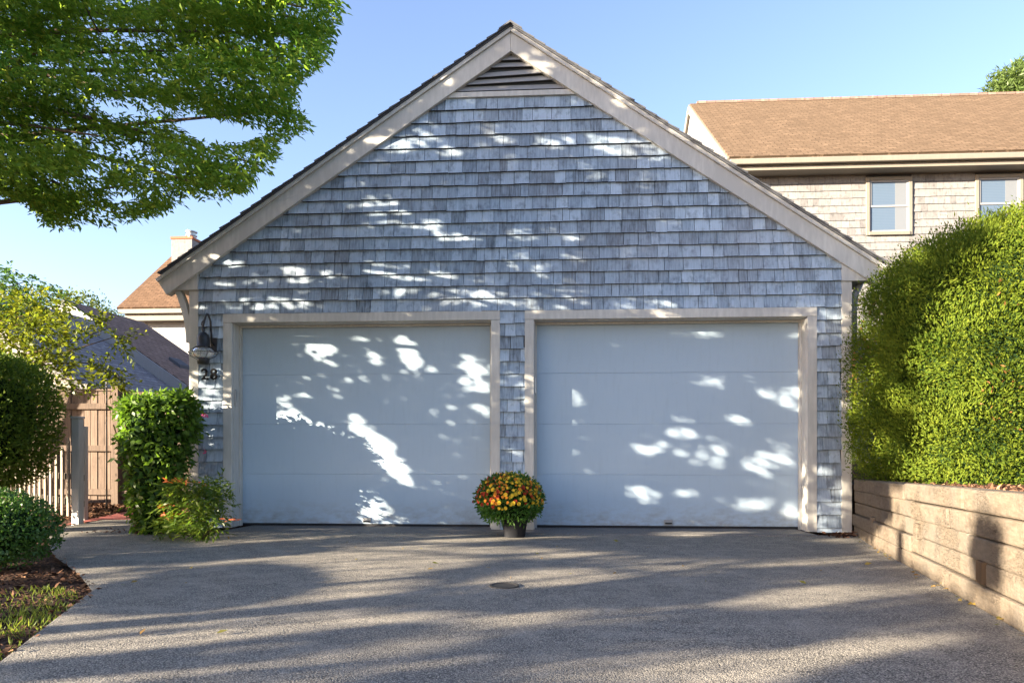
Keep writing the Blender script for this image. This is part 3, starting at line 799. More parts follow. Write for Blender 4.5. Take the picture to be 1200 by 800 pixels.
D = N * 0.45 + np.array([0, 0, 0.45]) + 0.9 * svec(P, 8.0) + rng.normal(size=P.shape) * 0.35
Nn = N + 0.8 * svec(P, 7.0)[:, ::-1] + 0.45 * rng.normal(size=P.shape)
leaves('foliage', P, D, Nn, rng.uniform(0.018, 0.044, len(P)) * (1 + 0.4 * (rng.random(len(P)) < 0.05)), rng.uniform(0.008, 0.015, len(P)), M['leaf_arb'], hedge, 0.1)
M['leaf_brown'] = leaf_mat('browned_sprays', [(0.14, 0.06, 0.02), (0.20, 0.10, 0.03)], 0.2)
bi = np.where((lump(P, 3.1, 4.4) > 0.35) & (rng.random(len(P)) < 0.025))[0]
leaves('browned_foliage', P[bi] + N[bi] * 0.012, D[bi], Nn[bi], 0.04, 0.015, M['leaf_brown'], hedge)
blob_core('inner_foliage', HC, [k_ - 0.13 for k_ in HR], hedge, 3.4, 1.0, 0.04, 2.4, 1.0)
stm = MB()
for i in range(8):
    a = rr.uniform(0, 6.28); x, y = HC[0] - 1.7 + 0.45 * i, HC[1] - 0.35 + rr.uniform(-0.3, 0.3)
    stm = MB(); stm.tube([(x, y, 0.5), (x + 0.05, y, 0.9), (x + 0.02, y + 0.05, 1.5)], [0.035, 0.03, 0.02], 7)
    stm.build('stem', M['stem'], hedge)

# ================================================================== POTTED CHRYSANTHEMUM
pp = G(603, 629)
pm = empty('potted_chrysanthemum', (pp.x, pp.y, gz(pp.y)), 'black pot of red, orange and yellow chrysanthemums between the two garage doors', 'potted plant')
z0 = gz(pp.y) + 0.002
b = MB(); b.lathe([(0.0, 0.0), (0.096, 0.0), (0.102, 0.006), (0.126, 0.165), (0.136, 0.167), (0.138, 0.2), (0.130, 0.2), (0.120, 0.17), (0.0, 0.165)], (pp.x, pp.y, z0), 32, False)
b.build('pot', M['pot'], pm, smooth=True)
C0 = (pp.x - 0.055, pp.y, z0 + 0.35); R0 = (0.322, 0.30, 0.255)
P, N = blob_points(6500, C0, R0, 2.2, 0.55, 0.05, 6, 0.4, zcut=z0 + 0.185)
leaves('foliage', P, N + rng.normal(size=P.shape) * 0.6, rand_dir(len(P), 0.5), rng.uniform(0.025, 0.05, len(P)), 0.018, M['leaf_mum'], pm)
blob_core('inner_foliage', C0, [k * 0.72 for k in R0], pm, 2.2, 1.0, 0.0)
def flower_mesh(mat):
    bm = MB()
    for ring, (nn, rad, tilt, zz) in enumerate(((10, 0.021, 0.15, 0.0), (9, 0.017, 0.6, 0.003), (6, 0.010, 1.1, 0.005))):
        for k in range(nn):
            a = 2 * math.pi * (k + 0.5 * ring) / nn; ct, st = math.cos(tilt), math.sin(tilt)
            def p(r_, w_): return (r_ * ct * math.cos(a) - w_ * math.sin(a), r_ * ct * math.sin(a) + w_ * math.cos(a), zz + r_ * st)
            bm.poly([p(0, 0), p(rad * 0.6, -rad * 0.26), p(rad, 0), p(rad * 0.6, rad * 0.26)])
    me = bpy.data.meshes.new('flower'); me.from_pydata(bm.v, [], bm.f); me.materials.append(mat); me.update(); return me, bm
fm = {k: flower_mesh(M['mum_' + k]) for k in ('yellow', 'orange', 'red')}
cand = []
tries = 0
while len(cand) < 430 and tries < 40000:
    tries += 1
    d = V((random.gauss(0, 1), random.gauss(0, 1), random.gauss(0, 1))).normalized()
    if d.z < -0.22 + 0.3 * random.random() + 0.12 * math.sin(5 * d.x): continue
    if d.z < 0.2 and random.random() < 0.4: continue
    if random.random() < 0.5 and math.sin(9 * d.x + 2) * math.sin(8 * d.z + 7 * d.y) > 0.35: continue
    p = V((C0[0] + d.x * R0[0] * 1.03, C0[1] + d.y * R0[1] * 1.03, C0[2] + d.z * R0[2] * 1.05))
    if any((p - c_[0]).length < 0.027 for c_ in cand): continue
    p += d * random.uniform(-0.03, 0.015)
    cand.append((p, d))
cand.sort(key=lambda c_: c_[1].y)
rest = {k: MB() for k in fm}
for i, (p, d) in enumerate(cand):
    rx = d.x + 0.25 * random.gauss(0, 1)
    kind = 'red' if rx < -0.42 else 'orange' if rx < -0.05 else 'yellow'
    if random.random() < 0.22: kind = random.choice(('yellow', 'orange', 'red'))
    rot = d.to_track_quat('Z', 'Y').to_matrix().to_4x4() @ Matrix.Rotation(random.random() * 6, 4, 'Z') @ Matrix.Scale(random.uniform(0.7, 1.2), 4)
    if i < 100:
        o = bpy.data.objects.new('flower', fm[kind][0]); link(o, pm)
        o.matrix_local = Matrix.Translation(p - V(pm.location)) @ rot
    else:
        src = fm[kind][1]; mm = Matrix.Translation(p) @ rot; i0 = len(rest[kind].v)
        rest[kind].v += [tuple(mm @ V(q)) for q in src.v]; rest[kind].f += [tuple(a + i0 for a in f_) for f_ in src.f]
fl = MB(); mats = []; idx = []
for kx, key in enumerate(rest):
    i0 = len(fl.v); fl.v += rest[key].v; fl.f += [tuple(a + i0 for a in f_) for f_ in rest[key].f]; idx += [kx] * len(rest[key].f)
fo = fl.build('flowers', M['mum_yellow'], pm); fo['kind'] = 'stuff'
fo.data.materials.append(M['mum_orange']); fo.data.materials.append(M['mum_red'])
fo.data.polygons.foreach_set('material_index', idx)

# utility cover in the driveway
uc = G(591, 687)
b = MB(); b.lathe([(0.0, 0.004), (0.085, 0.004), (0.085, 0.010), (0.072, 0.010), (0.068, 0.007), (0.0, 0.007)], (uc.x, uc.y, gz(uc.y)), 28, False)
M['iron'] = NT('dark_cast_iron').base((0.035, 0.033, 0.03), 0.7, 0.4).m
tag(b.build('utility_cover', M['iron'], origin=(uc.x, uc.y, gz(uc.y))), 'small round dark iron cover set in the middle of the driveway', 'utility cover')

# ================================================================== LEFT SIDE PLANTS
def bush(name, c, r, n, L, Wd, mat, label, cat, power=2.3, amp=0.08, f=3.0, seed=0.0, zcut=0.02, up=0.4, core=True, stems=4, base_z=0.0, inner=0.7):
    e = empty(name, (c[0], c[1], base_z), label, cat)
    P, N = blob_points(n, c, r, power, inner, amp, f, seed, zcut)
    D = N * 0.7 + rng.normal(size=P.shape) * 0.6; D[:, 2] += up
    Nn = N + rng.normal(size=P.shape) * 0.6 + np.array([0, 0, 0.4])
    leaves('foliage', P, D, Nn, rng.uniform(L * 0.7, L * 1.25, len(P)), rng.uniform(Wd * 0.8, Wd * 1.2, len(P)), mat, e)
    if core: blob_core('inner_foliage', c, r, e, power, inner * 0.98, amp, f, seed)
    s_ = MB()
    for i in range(stems):
        a = 6.28 * i / max(stems, 1) + 0.3
        x0, y0 = c[0] + 0.12 * r[0] * math.cos(a), c[1] + 0.12 * r[1] * math.sin(a)
        s_.tube([(x0, y0, base_z - 0.03), (x0 + 0.1 * r[0] * math.cos(a), y0 + 0.1 * r[1] * math.sin(a), (base_z + c[2]) / 2), (x0 + 0.35 * r[0] * math.cos(a), y0 + 0.35 * r[1] * math.sin(a), c[2])], [0.022, 0.018, 0.01], 7)
    if stems: s_.build('stem', M['stem'], e)
    return e
# low boxwood at the left edge
c = at(-8, 628, 5.0)
bush('boxwood_bush', (c.x, c.y, 0.31), (0.385, 0.40, 0.27), 8500, 0.026, 0.016, M['leaf_box'], 'small rounded bright green bush low at the left edge by the mulch bed', 'bush', 2.2, 0.09, 6, 0.5, 0.09, base_z=gz(c.y) - 0.03)
# tall clipped hedge
c = at(-30, 500, 7.75)
bush('clipped_hedge', (c.x, c.y, 1.14), (0.80, 0.55, 0.76), 26000, 0.05, 0.02, M['leaf_yew'], 'dark green clipped hedge standing in front of the picket gate', 'hedge', 3.0, 0.07, 3, 2.0, 0.38, base_z=gz(c.y) - 0.03)
# clump against the garage corner (wide clipped head, narrow foot)
c = G(192, 630); c.z = 0
cs = empty('climbing_shrub', (-3.62, -0.52, -0.03), 'bright green top heavy shrub clipped flat beside the left garage corner', 'shrub')
def clump_pts(n, seed):
    u = rng.random(n); th = rng.random(n) * 2 * math.pi
    zz = 0.02 + 1.37 * u ** 0.8
    tz = (zz / 1.38)
    rx = 0.20 + 0.16 * np.clip((tz - 0.18) / 0.5, 0, 1) ** 1.2
    rx = rx * np.where(tz > 0.93, np.sqrt(np.clip(1 - ((tz - 0.93) / 0.12) ** 2, 0.05, 1)), 1)
    rr_ = (0.6 + 0.4 * rng.random(n) ** 0.5)
    top = rng.random(n) < 0.25
    zz = np.where(top, 1.28 + 0.09 * rng.random(n), zz); rx = np.where(top, 0.36, rx); rr_ = np.where(top, np.sqrt(rng.random(n)), rr_)
    cx = -3.575 + 0.045 * tz; x = cx + np.cos(th) * rx * rr_; y = -0.55 + np.sin(th) * rx * rr_ * 0.8
    P = np.stack([x, y, zz], 1); N = np.stack([np.cos(th) * 0.9, np.sin(th) * 0.9, np.where(top, 1.2, -0.1)], 1)
    lm = lump(P, 5, seed); P[:, :2] += N[:, :2] * (0.05 * lm)[:, None]; P[:, 2] += np.where(top, 0.025 * lm, 0)
    return P, unit(N)
P, N = clump_pts(6500, 1.0); P = P + rng.normal(size=P.shape) * 0.03; P[:, 2] += 0.05 * lump(P, 7, 2.2) - 0.25 * np.clip(np.hypot((P[:, 0] + 3.57) / 0.42, (P[:, 1] + 0.55) / 0.35) - 0.6, 0, 1) ** 1.5 * (P[:, 2] > 1.15)
leaves('foliage', P, N * 0.5 + rng.normal(size=P.shape) * 0.6 + np.array([0, 0, -0.25]), N + rng.normal(size=P.shape) * 0.6 + np.array([0, 0, 0.5]), rng.uniform(0.05, 0.10, len(P)), rng.uniform(0.026, 0.044, len(P)), M['leaf_wist'], cs)
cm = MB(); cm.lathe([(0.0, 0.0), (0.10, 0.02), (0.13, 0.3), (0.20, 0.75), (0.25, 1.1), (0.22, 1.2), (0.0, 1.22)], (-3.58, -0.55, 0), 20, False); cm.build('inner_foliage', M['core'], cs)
sp = MB()
for i in range(7):
    a = i * 0.9; sp.tube([(-3.66 + 0.08 * math.cos(a), -0.55 + 0.08 * math.sin(a), -0.03), (-3.66 + 0.14 * math.cos(a + 0.5), -0.55 + 0.12 * math.sin(a + 0.5), 0.5), (-3.66 + 0.3 * math.cos(a), -0.55 + 0.25 * math.sin(a), 1.1)], [0.016, 0.013, 0.008], 6)
sp.build('stem', M['stem'], cs)
for (px, py) in ((238, 486), (241, 529), (243, 487)):
    q = at(px, py, 7.05); Pq = np.array([q]) + rng.normal(size=(6, 3)) * 0.006
    leaves('blossom', Pq, rand_dir(6), rand_dir(6), 0.022, 0.015, M['pink'], cs)
# nandina
nd = empty('nandina_shrub', (-3.05, -0.62, -0.03), 'low nandina shrub with long yellow green leaves and reddish tips below the clipped shrub', 'shrub')
B = []; Td = []
for i in range(230):
    px, py = random.gauss(224, 19), random.uniform(562, 624)
    if px < 190 or px > 262: continue
    q = at(px, py, random.uniform(6.55, 7.0)); B.append(q); Td.append(V((random.gauss(0.1, 0.7), random.gauss(-0.5, 0.5), random.gauss(0.15, 0.35))))
P, D, N = sprays(np.array(B), np.array(Td), 0.17, 9, 0, 0, 0.5, 0.3)
redm = (rng.random(len(P)) < 0.03)
leaves('foliage', P[~redm], D[~redm], N[~redm], rng.uniform(0.055, 0.095, (~redm).sum()), 0.02, M['leaf_nand'], nd)
tips = np.array([at(px, py, 6.6) for px, py in ((203, 563), (208, 562), (196, 592), (190, 594), (205, 604), (196, 604), (235, 566), (268, 609), (215, 564)) for _ in range(7)]) + rng.normal(size=(63, 3)) * np.array([0.03, 0.02, 0.008])
leaves('red_leaves', tips, rng.normal(size=(63, 3)) * np.array([1, 0.6, 0.3]), rand_dir(63, 1), 0.06, 0.017, M['leaf_red'], nd)
B2_ = np.array([at(random.uniform(240, 268), random.uniform(560, 600), random.uniform(6.9, 7.3)) for _ in range(60)])
P, D, N = sprays(B2_, rng.normal(size=(60, 3)) + np.array([0.6, -0.3, 0.2]), 0.14, 8, 0, 0, 0.4, 0.3)
leaves('dark_foliage', P, D, N, rng.uniform(0.04, 0.07, len(P)), 0.018, M['leaf_yew'], nd)
sp = MB()
for i in range(16):
    q = at(random.gauss(224, 16), random.uniform(565, 590), 6.8); b0 = (-3.02 + random.gauss(0, 0.07), -0.66 + random.gauss(0, 0.05), -0.03)
    sp.tube([b0, ((b0[0] * 0.6 + q.x * 0.4), (b0[1] * 0.6 + q.y * 0.4), q.z * 0.6), q], [0.007, 0.006, 0.004], 5)
sp.build('stem', M['stem'], nd)

# generic small tree -----------------------------------------------------------------
def limb(mb, a, b, r0, r1, sag=0.1, n=7, k=7, wob=0.05):
    a = V(a); b = V(b); L = (b - a).length; pts = []; rd = []
    w_ = V((random.gauss(0, 1), random.gauss(0, 1), random.gauss(0, 1))) * wob * L
    for i in range(n):
        t = i / (n - 1)
        p = a.lerp(b, t) + w_ * math.sin(math.pi * t) + V((0, 0, sag * L * math.sin(math.pi * t)))
        pts.append(p); rd.append(r0 + (r1 - r0) * t)
    mb.tube(pts, rd, k); return pts

# yellow leaved small tree beyond the hedge
yt = empty('yellow_leaved_tree', (-8.0, 0.9, -0.03), 'small tree with sunlit yellow green leaves behind the clipped hedge', 'tree')
trk = MB(); trk.tube([(-8.0, 0.9, -0.03), (-7.95, 0.88, 0.8), (-7.8, 0.9, 1.4)], [0.07, 0.055, 0.045], 9)
trk_o = trk.build('trunk', M['stem'], yt, smooth=True)
lm_ = MB(); B = []; Td = []
yp = [(0, 350), (60, 345), (100, 360), (128, 372), (138, 388), (130, 400), (142, 392), (120, 415), (108, 430), (128, 438), (105, 452), (70, 458), (0, 460), (-60, 440), (-60, 360)]
ends = []
for (px, py) in ((20, 365), (60, 360), (95, 372), (125, 385), (140, 393), (110, 425), (138, 440), (60, 420), (30, 440), (10, 400), (-40, 400), (80, 400), (100, 445)):
    q = at(px, py, random.uniform(8.6, 9.8)); ends.append(limb(lm_, (-7.8, 0.9, 1.3), q, 0.02, 0.005, 0.05))
lm_.build('branch', M['stem'], yt, smooth=True)
X = rng.uniform(-60, 145, 4000); Y = rng.uniform(340, 462, 4000)
m = in_poly(X, Y, yp); dens = lump(np.stack([X / 22, Y / 22, X * 0], 1), 1.0, 3) + 0.5 * rng.normal(size=len(X)); m &= dens > np.where(X > 78, 0.85, -0.25)
pts = np.array([at(x, y, rng.uniform(8.5, 9.9)) for x, y in zip(X[m][:720], Y[m][:720])] + [at(px + rng.normal() * rx * 0.5, py + rng.normal() * ry * 0.5, 9.0) for (px, py, rx, ry) in ((128, 438, 10, 12), (140, 398, 8, 10), (118, 378, 18, 9), (136, 445, 7, 5)) for _ in range(14)])
P, D, N = sprays(pts, rng.normal(size=pts.shape) + np.array([0.5, -0.2, 0.2]), 0.22, 9, 0, 0, 0.3, 0.3)
leaves('crown', P, D, N, rng.uniform(0.05, 0.085, len(P)), rng.uniform(0.03, 0.05, len(P)), M['leaf_yellow'], yt)
# dark maple behind at the left edge
mt = empty('dark_maple', (-9.4, 2.0, -0.03), 'dark green layered maple at the left edge above the yellow leaved tree', 'tree')
trk = MB(); trk.tube([(-9.4, 2.0, -0.03), (-9.3, 2.0, 1.5), (-8.9, 1.9, 2.6)], [0.09, 0.07, 0.05], 9); 
for px, py in ((60, 345), (30, 330), (-20, 325), (70, 352)): limb(trk, (-9.2, 1.98, 1.9), at(px, py, 10.3), 0.03, 0.006, 0.1)
trk.build('trunk', M['stem'], mt, smooth=True)
X = rng.uniform(-80, 78, 2500); Y = rng.uniform(305, 378, 2500)
m = in_poly(X, Y, [(-80, 300), (0, 309), (30, 322), (50, 328), (76, 345), (70, 356), (45, 352), (55, 366), (20, 376), (-80, 380)]) & (np.sin(Y * 0.45 + X * 0.03) + 0.7 * rng.normal(size=len(X)) > -0.25)
pts = np.array([at(x, y, rng.uniform(9.6, 11.0)) for x, y in zip(X[m][:520], Y[m][:520])])
P, D, N = sprays(pts, rng.normal(size=pts.shape) * np.array([1, 1, 0.25]) + np.array([0.6, -0.3, -0.1]), 0.26, 10, 0, 0, 0.25, 0.7)
leaves('crown', P, D, N, rng.uniform(0.05, 0.08, len(P)), 0.032, M['leaf_maple'], mt)

# ------------------------------------------------------------------ fences
fe = empty('wooden_fence', (-6.2, 3.2, 0), 'tall brown board fence with rails and a thick post behind the brick path', 'fence')
FY = 3.15
def fx(px, Y=FY): return on_y(px, 500, Y).x
xpost = fx(137)
def panel(x0, x1, zt, y):
    m = MB(); x = x0
    while x < x1 - 0.02:
        wd = min(0.105 + random.uniform(-0.008, 0.008), x1 - x); m.box(x, x + wd - 0.009, y + random.uniform(-0.010, 0.006), y + 0.02, 0.05 + random.uniform(0, 0.02), zt + random.uniform(-0.004, 0.004)); x += wd
    m.build('board_panel', M['fence'], fe)
zt = on_y(110, 458, FY).z
panel(xpost - 2.6, xpost - 0.06, zt, FY); panel(xpost + 0.06, -3.5, zt - 0.02, FY + 0.03)
for za in (on_y(110, 476, FY).z, on_y(110, 525, FY).z, on_y(110, 576, FY).z):
    m = MB(); m.box(xpost - 2.6, xpost - 0.055, FY - 0.045, FY - 0.006, za - 0.045, za + 0.045); m.build('rail', M['fence'], fe, bevel=0.005)
    m = MB(); m.box(xpost + 0.055, -3.5, FY - 0.015, FY + 0.024, za - 0.07, za + 0.02); m.build('rail', M['fence'], fe, bevel=0.005)
m = MB(); m.box(xpost - 0.055, xpost + 0.055, FY - 0.06, FY + 0.06, -0.03, zt + 0.08); m.build('post', M['fence'], fe, bevel=0.006)
m = MB(); m.box(xpost - 2.6, xpost - 0.055, FY - 0.02, FY + 0.035, zt + 0.003, zt + 0.03); m.build('cap_rail', M['fence'], fe)

pk = empty('picket_fence', (-5.0, 0.45, 0), 'greyed picket fence with a scooped top running left from its end post', 'picket fence')
a0 = G(91, 613); a1 = G(18, 597)
dv = (a1 - a0); Lp = dv.length; dv.normalize()
nk = 12
for i in range(nk):
    s_ = 0.14 + (Lp - 0.14) * i / (nk - 1); p = a0 + dv * s_
    h = 1.10 - 0.50 * math.sin(min(1, i / 7) * math.pi / 2) + (0.02 if i > 7 else 0)
    m = MB(); sd = dv * 0.036
    b0, b1, b2, b3 = p - sd, p + sd, p + sd + V((0.01, 0.018, 0)), p - sd + V((0.01, 0.018, 0))
    m.hexa([(*k_.xy, 0.06) for k_ in (b0, b1, b2, b3)], [(*k_.xy, h - 0.05) for k_ in (b0, b1, b2, b3)])
    m.hexa([(*k_.xy, h - 0.049) for k_ in (b0, b1, b2, b3)], [(*(k_.lerp((b0 + b2) / 2, 0.75)).xy, h) for k_ in (b0, b1, b2, b3)])
    m.build('picket', M['picket'], pk)
for z_ in (0.22, 0.52):
    m = MB(); q0 = a0 + V((0.03, 0.05, z_)); q1 = a1 + V((0.03, 0.05, z_)); m.beam(q0, q1, 0.035, 0.07); m.build('rail', M['picket'], pk, bevel=0.004)
m = MB(); m.beam(a0 + V((0, 0, -0.03)), a0 + V((0, 0, 1.2)), 0.09, 0.09, (0, 1, 0)); m.beam(a0 + V((0, 0, 1.201)), a0 + V((0, 0, 1.225)), 0.11, 0.11, (0, 1, 0)); m.build('post', M['trim'], pk, bevel=0.006)  # end post paler than the pickets: sunlight put into its paint
q = G(99, 609); m = MB(); m.beam(q + V((0, 0, -0.03)), q + V((0, 0, 1.12)), 0.05, 0.07, (0, 1, 0)); m.build('latch_post', M['trim'], pk, bevel=0.005)
# garden hook
hk = at(125, 560, 10.3); e = MB()
pts = [(hk.x, hk.y, -0.03), (hk.x, hk.y, 1.75)] + [(hk.x + 0.09 - 0.09 * math.cos(a), hk.y, 1.84 + 0.09 * math.sin(a)) for a in [0.3 * i for i in range(0, 12)]]
e.tube(pts, 0.011, 7); tag(e.build('garden_hook', M['black'], smooth=True, origin=(hk.x, hk.y, 0)), 'thin black shepherd hook standing in front of the tall board fence', 'garden hook')

# ================================================================== NEIGHBOURING HOUSES
# low neighbour with brown roof, near part coloured grey for its shade
def px_eave(z): return at(654 - 514 * 14 / z, 520 - 68 * 14 / z, z)
nb = empty('low_neighbour_house', (-8.2, 6.0, 0), 'low house with a brown roof, its near part greyed as shade, and a white rake board beyond the fence', 'house')
E0 = at(140, 452, 14.0); XE = E0.x; ZE = E0.z
RK = at(70, 348, 17.7); YF = on_y(200, 450, 0).y
sl = 0.69
RK = at(70, 348, 16.3); y_front = 4.6; y_mid = at(213, 461.6, 16.3).y; y_back = at(170, 372, 19.5).y
XR = RK.x; ZR = ZE + sl * (XE - XR)
def roof_plane(mb, xe, ze, xr, zr, y0, y1, th=0.10):
    mb.hexa([(xe, y0, ze), (xe, y1, ze), (xr, y1, zr), (xr, y0, zr)], [(xe, y0, ze + th), (xe, y1, ze + th), (xr, y1, zr + th), (xr, y0, zr + th)])
def slope_roof(name, mat, xe, ze, xr, zr, y0, y1, parent, th=0.10):
    """roof slope built in its own plane so the courses follow it"""
    L = math.hypot(xe - xr, ze - zr); m = MB(); m.box(0, y1 - y0, 0, L, 0, th)
    o = m.build(name, mat); o.parent = parent
    up = V((xr - xe, 0, zr - ze)).normalized(); run = V((0, 1, 0)); nn = run.cross(up)
    if nn.z < 0: run = -run; nn = run.cross(up); org = V((xe, y1, ze))
    else: org = V((xe, y0, ze))
    mt_ = Matrix((run, up, nn)).transposed().to_4x4(); mt_.translation = org - V(parent.location)
    o.matrix_local = mt_
    return o
slope_roof('shaded_roof', M['roof_shaded'], XE + 0.12, ZE - 0.20, XR, ZE + sl * (XE - XR) - 0.12, y_front, y_mid - 0.01, nb)
slope_roof('shaded_roof', M['roof_shaded'], 2 * XR - XE - 0.12, ZE - 0.20, XR, ZE + sl * (XE - XR) - 0.12, y_front, y_mid - 0.01, nb)
dz = 0.18
slope_roof('brown_roof', M['roof_brown'], XE + 0.14, ZE - 0.09 + dz, XR, ZR + dz, y_mid, y_back, nb)
slope_roof('brown_roof', M['roof_brown'], 2 * XR - XE - 0.14, ZE - 0.09 + dz, XR, ZR + dz, y_mid, y_back, nb)
m = MB()
m.prism_xz([(XE + 0.1, ZE - 0.07 + dz - 0.26), (XE + 0.14, ZE - 0.09 + dz + 0.10), (XR, ZR + dz + 0.10), (XR, ZR + dz - 0.17)][:], y_mid - 0.06, y_mid - 0.012); m.build('rake_board', M['white'], nb)
m = MB(); m.prism_xz([(XR, ZR + dz + 0.10), (2 * XR - XE - 0.14, ZE - 0.09 + dz + 0.10), (2 * XR - XE - 0.1, ZE - 0.07 + dz - 0.26), (XR, ZR + dz - 0.17)][::-1], y_mid - 0.06, y_mid - 0.012); m.build('rake_board', M['white'], nb)
m = MB(); m.prism_xz([(2 * XR - XE + 0.2, 0), (XE - 0.2, 0), (XE - 0.2, ZE), (XR, ZR - 0.12), (2 * XR - XE + 0.2, ZE)], y_front + 0.15, y_back - 0.15); m.build('wall', M['trim_house'], nb)
m = MB(); m.box(XE + 0.10, XE + 0.22, y_front, y_mid, ZE - 0.17, ZE - 0.06); m.build('gutter', M['trim_house'], nb, bevel=0.02)
m = MB(); m.box(XE - 0.21, XE + 0.08, y_front + 0.2, y_back, ZE - 0.22, ZE - 0.172); m.build('eave_soffit', M['trim_house'], nb)
sk = at(211, 413, 17.6)
m = MB(); zs = ZE + sl * (XE - sk.x) + dz
m.hexa([(sk.x - 0.14, sk.y - 0.25, zs + 0.20), (sk.x + 0.14, sk.y - 0.25, zs - 0.02), (sk.x + 0.14, sk.y + 0.25, zs - 0.02), (sk.x - 0.14, sk.y + 0.25, zs + 0.20)],
       [(sk.x - 0.14, sk.y - 0.25, zs + 0.30), (sk.x + 0.14, sk.y - 0.25, zs + 0.11), (sk.x + 0.14, sk.y + 0.25, zs + 0.11), (sk.x - 0.14, sk.y + 0.25, zs + 0.30)]); m.build('roof_vent', M['roof_dark'], nb)

# far house with chimney
ch = empty('chimney_house', (-11.0, 18.0, 0), 'far house with an orange brown roof and a square white chimney', 'house')
CE = at(138, 364, 24.0); CR = at(192, 301, 27.6)
def slope_roof_y(name, mat, x0, x1, ye, ze, yr, zr, parent, th=0.12):
    L = math.hypot(ye - yr, ze - zr); m = MB(); m.box(0, x1 - x0, 0, L, 0, th)
    o = m.build(name, mat); o.parent = parent
    up = V((0, yr - ye, zr - ze)).normalized(); run = V((1, 0, 0)); nn = run.cross(up); org = V((x0, ye, ze))
    if nn.z < 0: run = -run; nn = run.cross(up); org = V((x1, ye, ze))
    mt_ = Matrix((run, up, nn)).transposed().to_4x4(); mt_.translation = org - V(parent.location); o.matrix_local = mt_
    return o
X0c = CE.x; X1c = X0c + 9
slope_roof_y('roof', M['roof_orange'], X0c, X1c, CE.y, CE.z, CR.y, CR.z, ch)
slope_roof_y('roof', M['roof_orange'], X0c, X1c, 2 * CR.y - CE.y, CE.z, CR.y, CR.z, ch)
m = MB(); m.box(X0c + 0.25, X1c - 0.25, CE.y + 0.45, 2 * CR.y - CE.y - 0.45, 0, CE.z + 0.05)
m.build('wall', M['white'], ch)
m = MB(); m.hexa([(X0c + 0.25, CE.y + 0.46, CE.z + 0.06), (X0c + 0.45, CE.y + 0.46, CE.z + 0.06), (X0c + 0.45, 2 * CR.y - CE.y - 0.46, CE.z + 0.06), (X0c + 0.25, 2 * CR.y - CE.y - 0.46, CE.z + 0.06)],
                 [(X0c + 0.25, CR.y - 0.05, CR.z - 0.1), (X0c + 0.45, CR.y - 0.05, CR.z - 0.1), (X0c + 0.45, CR.y + 0.05, CR.z - 0.1), (X0c + 0.25, CR.y + 0.05, CR.z - 0.1)]); m.build('gable', M['white'], ch)
m = MB(); m.box(X0c + 0.05, X1c, CE.y - 0.06, CE.y + 0.06, CE.z - 0.10, CE.z + 0.04); m.build('gutter', M['trim_house'], ch)
m = MB(); m.box(X0c + 0.2, X1c - 0.2, CE.y + 0.07, CE.y + 0.44, CE.z - 0.32, CE.z - 0.02); m.build('frieze_board', M['trim_house'], ch)
ca = at(206, 300, 26.8); cb_ = at(230.5, 300, 26.8); ctop = at(218, 283, 26.8).z
m = MB(); m.box(ca.x, cb_.x, ca.y - 0.3, ca.y + 0.5, CE.z + 0.5, ctop); cho = m.build('chimney', M['shingle_house'], ch)
m = MB(); m.box(ca.x - 0.03, cb_.x + 0.03, ca.y - 0.33, ca.y + 0.53, ctop + 0.003, ctop + 0.09); m.build('coping', M['coping'], cho)
fx_ = (ca.x + cb_.x) / 2 + 0.16
m = MB(); m.lathe([(0.15, 0.0), (0.15, 0.1), (0.2, 0.11), (0.2, 0.16), (0.16, 0.17), (0.16, 0.24), (0.21, 0.25), (0.21, 0.29), (0.0, 0.33)], (fx_, ca.y + 0.1, ctop + 0.092), 16, False); m.build('flue_cap', M['steel'], cho)

# large house on the right
HY = 9.2
bh = empty('shingled_house', (9.0, HY, 0), 'large pale shingled house with a long tan roof behind the garage on the right', 'house')
XL = on_y(808, 122, HY + 4.4).x; ZRr = on_y(808, 122, HY + 4.4).z
ZEv = on_y(1000, 186, HY - 0.45).z
XRr = XL + 15
slope_roof_y('roof', M['roof_tan'], XL, XRr, HY - 0.42, ZEv, HY + 4.4, ZRr - 0.12, bh)
slope_roof_y('roof', M['roof_tan'], XL, XRr, HY + 9.2, ZEv, HY + 4.4, ZRr - 0.12, bh)
m = MB(); m.box(XL + 0.2, XRr, HY + 4.3, HY + 4.5, ZRr - 0.03, ZRr + 0.035); m.build('ridge_cap', M['roof_brown'], bh)
m = MB(); m.box(XL + 0.25, XRr - 0.25, HY, HY + 8.8, 0, ZEv - 0.05); m.build('wall', M['backing'], bh)
m = MB(); m.hexa([(XL + 0.03, HY - 0.30, ZEv - 0.02), (XL + 0.2, HY - 0.30, ZEv - 0.02), (XL + 0.2, HY + 9.1, ZEv - 0.02), (XL + 0.03, HY + 9.1, ZEv - 0.02)],
                 [(XL + 0.03, HY + 4.35, ZRr - 0.15), (XL + 0.2, HY + 4.35, ZRr - 0.15), (XL + 0.2, HY + 4.45, ZRr - 0.15), (XL + 0.03, HY + 4.45, ZRr - 0.15)]); m.build('gable', M['shingle_house'], bh)
for ye in (HY - 0.42, HY + 9.22):
    m = MB(); a_ = V((XL - 0.02, ye, ZEv - 0.02)); b_ = V((XL - 0.02, HY + 4.4, ZRr - 0.14)); m.beam(a_, b_, 0.05, 0.22); m.build('rake_board', M['trim_house'], bh)
m = MB(); m.box(XL, XRr, HY - 0.55, HY - 0.44, ZEv - 0.10, ZEv + 0.03); m.build('gutter', M['trim_house'], bh, bevel=0.02)
m = MB(); m.box(XL + 0.05, XRr, HY - 0.435, HY - 0.40, ZEv - 0.20, ZEv - 0.01); m.box(XL + 0.05, XRr, HY - 0.40, HY + 0.0, ZEv - 0.20, ZEv - 0.17); m.build('eave_soffit', M['trim_house'], bh)
zfr = on_y(1000, 206, HY).z
